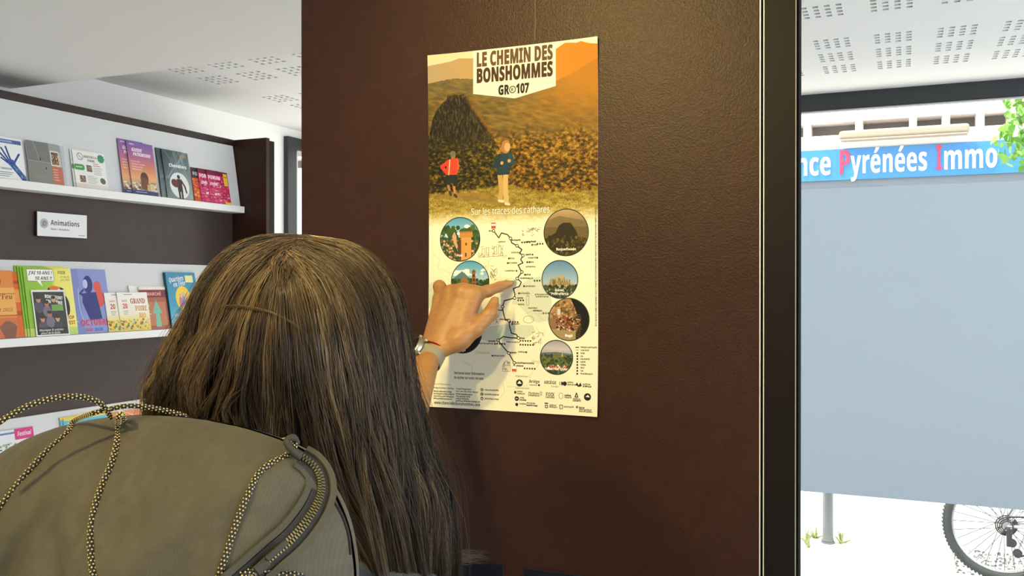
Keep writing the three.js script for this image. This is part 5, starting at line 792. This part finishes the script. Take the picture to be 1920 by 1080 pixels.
  for (let i = 0; i < 60; i++) { const y0 = 560 + 200 * r(), x0 = 340 - (y0 - 560) * 0.2, l = 40 + 60 * r(); wisp([L(x0 + 12, y0, -0.02 + 0.02 * r()), L(x0 - 6 - 6 * r(), y0 + l * 0.5, -0.02), L(x0 - 18 - 22 * r(), y0 + l, -0.03 * r())], 0.00014, tones[1 + Math.floor(r() * 2)]); }
  for (let i = 0; i < 40; i++) { const y0 = 700 + 250 * r(), x0 = 765 + (y0 - 700) * 0.3, l = 60 + 90 * r(); wisp([L(x0 - 10, y0, 0.0), L(x0 + 12 + 14 * r(), y0 + l * 0.5, 0.004), L(x0 + 14 + 36 * r(), y0 + l, 0.0)], 0.00015, tones[1 + Math.floor(r() * 3)]); }
  const g = new THREE.BufferGeometry(); g.setAttribute('position', new THREE.Float32BufferAttribute(pos, 3)); g.setAttribute('normal', new THREE.Float32BufferAttribute(nor, 3)); g.setAttribute('color', new THREE.Float32BufferAttribute(col, 3)); g.setIndex(idx);
  g.translate(-J.hip.x, 0, -J.hip.z);
  const hm = mat(0xffffff, 0.36, { vertexColors: true, side: THREE.DoubleSide, specularIntensity: 0.9 });
  add('hair', g, hm, person).userData.label = 'long straight brown hair with lighter streaks';
}
// ---------------------------------------------------------------- backpack
{
  // outline of the pack against the room, on the plane of its rim
  const n = camR.clone().multiplyScalar(-0.3).addScaledVector(camF, -0.95).normalize(), sx = V(0, 1, 0).cross(n).normalize(), o = at(262, 960, 0.655);
  const plane = new THREE.Plane().setFromNormalAndCoplanarPoint(n, o), ray = (px, py) => new THREE.Ray(camera.position.clone(), at(px, py, 1).sub(camera.position).normalize());
  const toLocal = (v) => { const d = v.clone().sub(o); return [d.dot(sx), d.y, d.dot(n)]; };
  const onPlane = (px, py) => { const v = ray(px, py).intersectPlane(plane, V(0, 0, 0)), l = toLocal(v); return [l[0], l[1]]; };
  const rim = [[-150, 980], [-110, 925], [-50, 880], [10, 848], [70, 815], [140, 793], [220, 781], [310, 779], [400, 789], [480, 808], [545, 832], [585, 856], [606, 892], [632, 935], [652, 985], [662, 1035], [666, 1085], [660, 1180], [640, 1330], [590, 1480], [450, 1560], [250, 1590], [50, 1560], [-90, 1480], [-150, 1330], [-172, 1180], [-165, 1060]].map((p) => { const a = onPlane(...p); return new THREE.Vector2(a[0], a[1]); });
  const C2 = new THREE.Vector2(0, -0.06);
  const outline = new THREE.CatmullRomCurve3(rim.map((v) => V(v.x, v.y, 0)), true, 'centripetal').getPoints(360);
  const angles = outline.map((v) => Math.atan2(v.y - C2.y, v.x - C2.x)), radii = outline.map((v) => Math.hypot(v.x - C2.x, v.y - C2.y));
  const NA = 720, table = new Float32Array(NA);
  for (let i = 0; i < NA; i++) { const a = (i / NA) * 2 * Math.PI - Math.PI; let best = 0, bd = 9; for (let k = 0; k < outline.length; k++) { let d = Math.abs(angles[k] - a); d = Math.min(d, 2 * Math.PI - d); if (d < bd) { bd = d; best = radii[k]; } } table[i] = best; }
  for (let pass = 0; pass < 3; pass++) { const c = table.slice(); for (let i = 0; i < NA; i++) table[i] = (c[(i + NA - 1) % NA] + 2 * c[i] + c[(i + 1) % NA]) / 4; }
  const R = (a) => { const q = (((a + Math.PI) / (2 * Math.PI)) * NA + NA) % NA, i = Math.floor(q) % NA, f = q - Math.floor(q); return lerp(table[i], table[(i + 1) % NA], f); };
  const DEPTH = 0.1;
  const fold = (a, b) => {  // soft creases of the cloth
    let h = 0.006 * noise3(a * 11, b * 7, 1) + 0.003 * noise3(a * 20, b * 14, 5);
    const crease = (x0, y0, x1, y1, w, d) => { const dx = x1 - x0, dy = y1 - y0, L = dx * dx + dy * dy, t = clamp(((a - x0) * dx + (b - y0) * dy) / L, 0, 1), e = Math.hypot(a - x0 - dx * t, b - y0 - dy * t); h += -d * Math.exp(-(e * e) / (w * w)) * Math.sin(Math.PI * clamp(t, 0.02, 0.98)); };
    crease(-0.06, -0.1, -0.01, 0.03, 0.006, 0.0060); crease(-0.1, 0.03, -0.075, -0.03, 0.007, 0.0075); crease(-0.13, -0.02, -0.06, -0.09, 0.006, 0.0060); crease(0.0, 0.02, 0.03, -0.05, 0.008, 0.0045); crease(-0.02, 0.055, -0.1, 0.0, 0.006, 0.0045); crease(0.045, 0.05, 0.02, -0.03, 0.007, -0.0037);
    return h;
  };
  const height = (a, b) => { const dx = a - C2.x, dy = b - C2.y, q = Math.hypot(dx, dy) / R(Math.atan2(dy, dx)); if (q >= 1) return null; return DEPTH * Math.pow(1 - Math.pow(q, 2.6), 0.62) + fold(a, b) * Math.min(1, (1 - q) * 6); };
  const P = (a, b, c) => o.clone().addScaledVector(sx, a).add(V(0, b, 0)).addScaledVector(n, c);
  const hit = (px, py, lift = 0) => {  // first point of the pack seen along a measured direction
    const rr = ray(px, py), v = V(0, 0, 0); for (let d = 0.35; d < 1.1; d += 0.0015) { rr.at(d, v); const l = toLocal(v), h = height(l[0], l[1]); if (h !== null && l[2] < h + lift && l[2] > 0) return v.clone(); }
    const l = onPlane(px, py); return P(l[0], l[1], 0.01 + lift);
  };
  const pack = thing('backpack', 'olive brown fabric backpack with gold-flecked elastic cords worn by the person', 'backpack', [o.x, o.y - 0.36, o.z]);
  const loc = (g) => g.translate(-o.x, -(o.y - 0.36), -o.z);
  // cloth with a fine vertical rib
  const clothMap = (lo, hi, seed) => { const s = 512, g = grainTexture(s, seed, [5, 20, 128], 0.6), data = new Uint8Array(s * s * 4); for (let y = 0; y < s; y++) for (let x = 0; x < s; x++) { const i = y * s + x, v = clamp((g[i] - 0.5) * 0.9 + 0.5 + 0.1 * Math.sin((x / s) * 2 * Math.PI * 64) + 0.05 * Math.sin((y / s) * 2 * Math.PI * 96), 0, 1); for (let c = 0; c < 3; c++) data[4 * i + c] = lerp(lo[c], hi[c], v); data[4 * i + 3] = 255; } const t = new THREE.DataTexture(data, s, s); t.wrapS = t.wrapT = THREE.RepeatWrapping; t.magFilter = THREE.LinearFilter; t.repeat.set(9, 9); t.colorSpace = THREE.SRGBColorSpace; t.needsUpdate = true; return t; };
  const cm = clothMap([70, 66, 52], [98, 93, 75], 61), cloth = mat(0xffffff, 0.75, { map: cm, sheen: 0.5, sheenColor: new THREE.Color(0.5, 0.5, 0.5), sheenRoughness: 0.4 }), dark = mat(0x23211b, 0.8);
  // shell: front from the height field, flatter back
  const shell = (lift = 0) => {
    const NR = 70, NT = 220, pos = [], uv = [], ix = [];
    for (let i = 0; i <= NR; i++) for (let k = 0; k <= NT; k++) { const a = (k / NT) * 2 * Math.PI, q = Math.pow(i / NR, 0.75) * 0.9995, x = C2.x + Math.cos(a) * q * R(a > Math.PI ? a - 2 * Math.PI : a), y = C2.y + Math.sin(a) * q * R(a > Math.PI ? a - 2 * Math.PI : a); const v = P(x, y, (height(x, y) || 0) + lift); pos.push(v.x, v.y, v.z); uv.push(x, y); }
    for (let i = 0; i < NR; i++) for (let k = 0; k < NT; k++) { const a = i * (NT + 1) + k, b = a + 1, c = a + NT + 1, d = c + 1; ix.push(a, c, b, b, c, d); }
    const f0 = pos.length / 3;
    for (let i = 0; i <= NR; i += 2) for (let k = 0; k <= NT; k++) { const a = (k / NT) * 2 * Math.PI, q = (i / NR) * 0.9995, x = C2.x + Math.cos(a) * q * R(a > Math.PI ? a - 2 * Math.PI : a), y = C2.y + Math.sin(a) * q * R(a > Math.PI ? a - 2 * Math.PI : a); const v = P(x, y, -0.045 * Math.pow(1 - Math.pow(q, 4), 0.5)); pos.push(v.x, v.y, v.z); uv.push(x, y); }
    for (let i = 0; i < NR / 2; i++) for (let k = 0; k < NT; k++) { const a = f0 + i * (NT + 1) + k, b = a + 1, c = a + NT + 1, d = c + 1; ix.push(a, b, c, b, d, c); }
    const g = new THREE.BufferGeometry(); g.setAttribute('position', new THREE.Float32BufferAttribute(pos, 3)); g.setAttribute('uv', new THREE.Float32BufferAttribute(uv, 2)); g.setIndex(ix); g.computeVertexNormals(); return g;
  };
  add('main_body', loc(shell()), cloth, pack).userData.label = 'olive brown ribbed cloth';
  // zip: curve on the surface, tape, puller, teeth
  const zpx = [[562, 858], [582, 872], [596, 892], [600, 915], [592, 945], [572, 978], [545, 1010], [510, 1040], [470, 1075], [430, 1110]];
  const zc = new THREE.CatmullRomCurve3(zpx.map(([x, y]) => hit(x, y, 0.002)), false, 'centripetal'), frames = (t) => { const p = zc.getPointAt(t), d = zc.getTangentAt(t), l = toLocal(p), e = 0.004, hx = ((height(l[0] + e, l[1]) ?? 0) - (height(l[0] - e, l[1]) ?? 0)) / (2 * e), hy = ((height(l[0], l[1] + e) ?? 0) - (height(l[0], l[1] - e) ?? 0)) / (2 * e), nn = sx.clone().multiplyScalar(-clamp(hx, -3, 3)).add(V(0, -clamp(hy, -3, 3), 0)).add(n).normalize(); const s = d.clone().cross(nn).normalize(); return [p, d, s, s.clone().cross(d).normalize()]; };
  const band = (offset, w, lift, th, m, name, parent) => { const pos = [], ix = [], NN = 120; for (let i = 0; i <= NN; i++) { const [p, d, s, nn] = frames(i / NN); for (const [a, b] of [[-w / 2, 0], [-w / 2, th], [w / 2, th], [w / 2, 0]]) { const v = p.clone().addScaledVector(s, offset + a).addScaledVector(nn, lift + b); pos.push(v.x, v.y, v.z); } } for (let i = 0; i < NN; i++) for (let k = 0; k < 4; k++) { const a = i * 4 + k, b = i * 4 + ((k + 1) % 4); ix.push(a, b, a + 4, b, b + 4, a + 4); } const g = new THREE.BufferGeometry(); g.setAttribute('position', new THREE.Float32BufferAttribute(pos, 3)); g.setIndex(ix); const q = g.toNonIndexed(); q.computeVertexNormals(); return add(name, loc(q), m, parent); };
  const tape = band(0, 0.013, -0.0008, 0.0016, mat(0x2e2c24, 0.7), 'zip_tape', pack);
  band(-0.009, 0.0045, -0.001, 0.0036, mat(0x4e4836, 0.75), 'zip_flap', pack); band(0.0095, 0.004, -0.001, 0.003, mat(0x4a4738, 0.75), 'zip_flap', pack);
  const teeth = [], L0 = zc.getLength(), cnt = Math.floor(L0 / 0.0021); for (let i = 0; i < cnt; i++) { const [p, d, s, nn] = frames(i / cnt); for (const k of [-1, 1]) { const g = new THREE.BoxGeometry(0.0026, 0.0011, 0.0014); g.applyMatrix4(new THREE.Matrix4().makeBasis(s, d, nn)); g.translate(...p.clone().addScaledVector(s, k * 0.0014).addScaledVector(nn, 0.0016).addScaledVector(d, k * 0.0005).toArray()); teeth.push(g); } }
  const tm = add('zip_teeth', loc(merge(teeth)), mat(0x7d7148, 0.35, { metalness: 0.6 }), tape); tm.userData.kind = 'stuff';
  { const [p, d, s, nn] = frames(0.8); const g = merge([new RoundedBoxGeometry(0.007, 0.01, 0.003, 2, 0.0012), new RoundedBoxGeometry(0.004, 0.016, 0.0018, 2, 0.0008).translate(0.002, -0.012, 0.0025)]); g.applyMatrix4(new THREE.Matrix4().makeBasis(s, d, nn)); add('zip_puller', loc(g.translate(...p.addScaledVector(nn, 0.004).toArray())), mat(0x3a352a, 0.45, { metalness: 0.3 }), pack); }
  // fabric loops that hold the cords
  add('cord_loop', loc(tube([at(556, 830, 0.61), at(548, 820, 0.6), at(538, 826, 0.598), at(545, 842, 0.596), at(562, 858, 0.6)], 0.0024, 24, 8)), mat(0x3b382c, 0.75), pack);
  // side seam pleat
  add('seam', loc(tube([[622, 935], [640, 965], [652, 1000], [657, 1040]].map(([x, y]) => hit(x, y, 0.0008)), 0.0012, 30, 6)), dark, pack);
  // shoulder straps go over the shoulders, out of sight
  const strap = (S, sg) => { const top = S.clone().add(V(0, 0.072, 0)).lerp(J.neck.clone().setY(S.y + 0.072), 0.3); return tube([P(sg * 0.05, 0.0, -0.03), top.clone().addScaledVector(n, 0.05).add(V(0, 0.0, 0)), top.clone().addScaledVector(n, -0.02), top.clone().addScaledVector(n, -0.09).add(V(0, -0.07, 0)), top.clone().addScaledVector(n, -0.1).add(V(0, -0.2, 0)), P(sg * 0.1, -0.3, -0.03)], 0.012, 40, 8); };
  add('shoulder_strap', loc(strap(J.shL, -1)), dark, pack); add('shoulder_strap', loc(strap(J.shR, 1)), dark, pack);
  // elastic cords: dark braid with gold flecks
  const braid = mat(0x1f1a14, 0.6), gold = mat(0xe2cf86, 0.3);
  const cordOf = (pts, r = 0.0017) => {
    const c = new THREE.CatmullRomCurve3(pts, false, 'centripetal'), len = c.getLength(), seg = Math.ceil(len / 0.004), t = add('elastic_cord', loc(new THREE.TubeGeometry(c, seg, r, 8, false)), braid, pack);
    t.userData.label = 'black elastic cord with gold flecks';
    const fl = [], f = c.computeFrenetFrames(seg, false), step = Math.floor(len / 0.0024), bead = new THREE.OctahedronGeometry(0.00068, 1);
    for (let i = 0; i < step; i++) { const s = i / step, p = c.getPointAt(s), k = Math.round(s * seg); for (let m = 0; m < 4; m++) { const a = m * 1.5708 + (i % 2) * 0.7854, d = f.normals[k].clone().multiplyScalar(Math.cos(a)).addScaledVector(f.binormals[k], Math.sin(a)); fl.push(bead.clone().translate(p.x + d.x * r * 0.86, p.y + d.y * r * 0.86, p.z + d.z * r * 0.86)); } }
    const fm = add('gold_flecks', loc(merge(fl)), gold, t); fm.userData.kind = 'stuff';
  };
  const onTop = (list, lift) => list.map(([x, y, l]) => hit(x, y, l ?? lift));
  cordOf([...onTop([[-60, 1010], [-10, 960], [40, 898], [85, 848], [125, 812], [160, 787]], 0.0022), at(184, 772, 0.615), at(206, 767, 0.63), at(240, 761, 0.638), at(285, 765, 0.645), at(325, 774, 0.652), at(352, 783, 0.66)]);
  cordOf([at(-60, 840, 0.57), at(-20, 808, 0.575), at(12, 783, 0.58), at(60, 758, 0.585), at(105, 746, 0.592), at(150, 744, 0.6), at(180, 752, 0.607), at(198, 766, 0.615), at(207, 783, 0.63)]);
  cordOf([at(232, 786, 0.64), at(229, 776, 0.628), at(223, 779, 0.615), ...onTop([[221, 800], [219, 830], [208, 870], [190, 912], [176, 955], [169, 1005], [171, 1050], [176, 1095], [178, 1140]], 0.0022)]);
  cordOf([at(495, 829, 0.66), at(520, 829, 0.645), at(540, 826, 0.62), at(552, 838, 0.6), ...onTop([[535, 855], [505, 870], [482, 892], [466, 925], [450, 962], [436, 1002], [424, 1040], [411, 1078], [402, 1120]], 0.0022)]);
  cordOf(onTop([[452, 1078], [470, 1071], [488, 1068], [505, 1074], [530, 1077], [560, 1079], [590, 1100]], 0.003), 0.0017);
}
renderer.render(scene, camera);
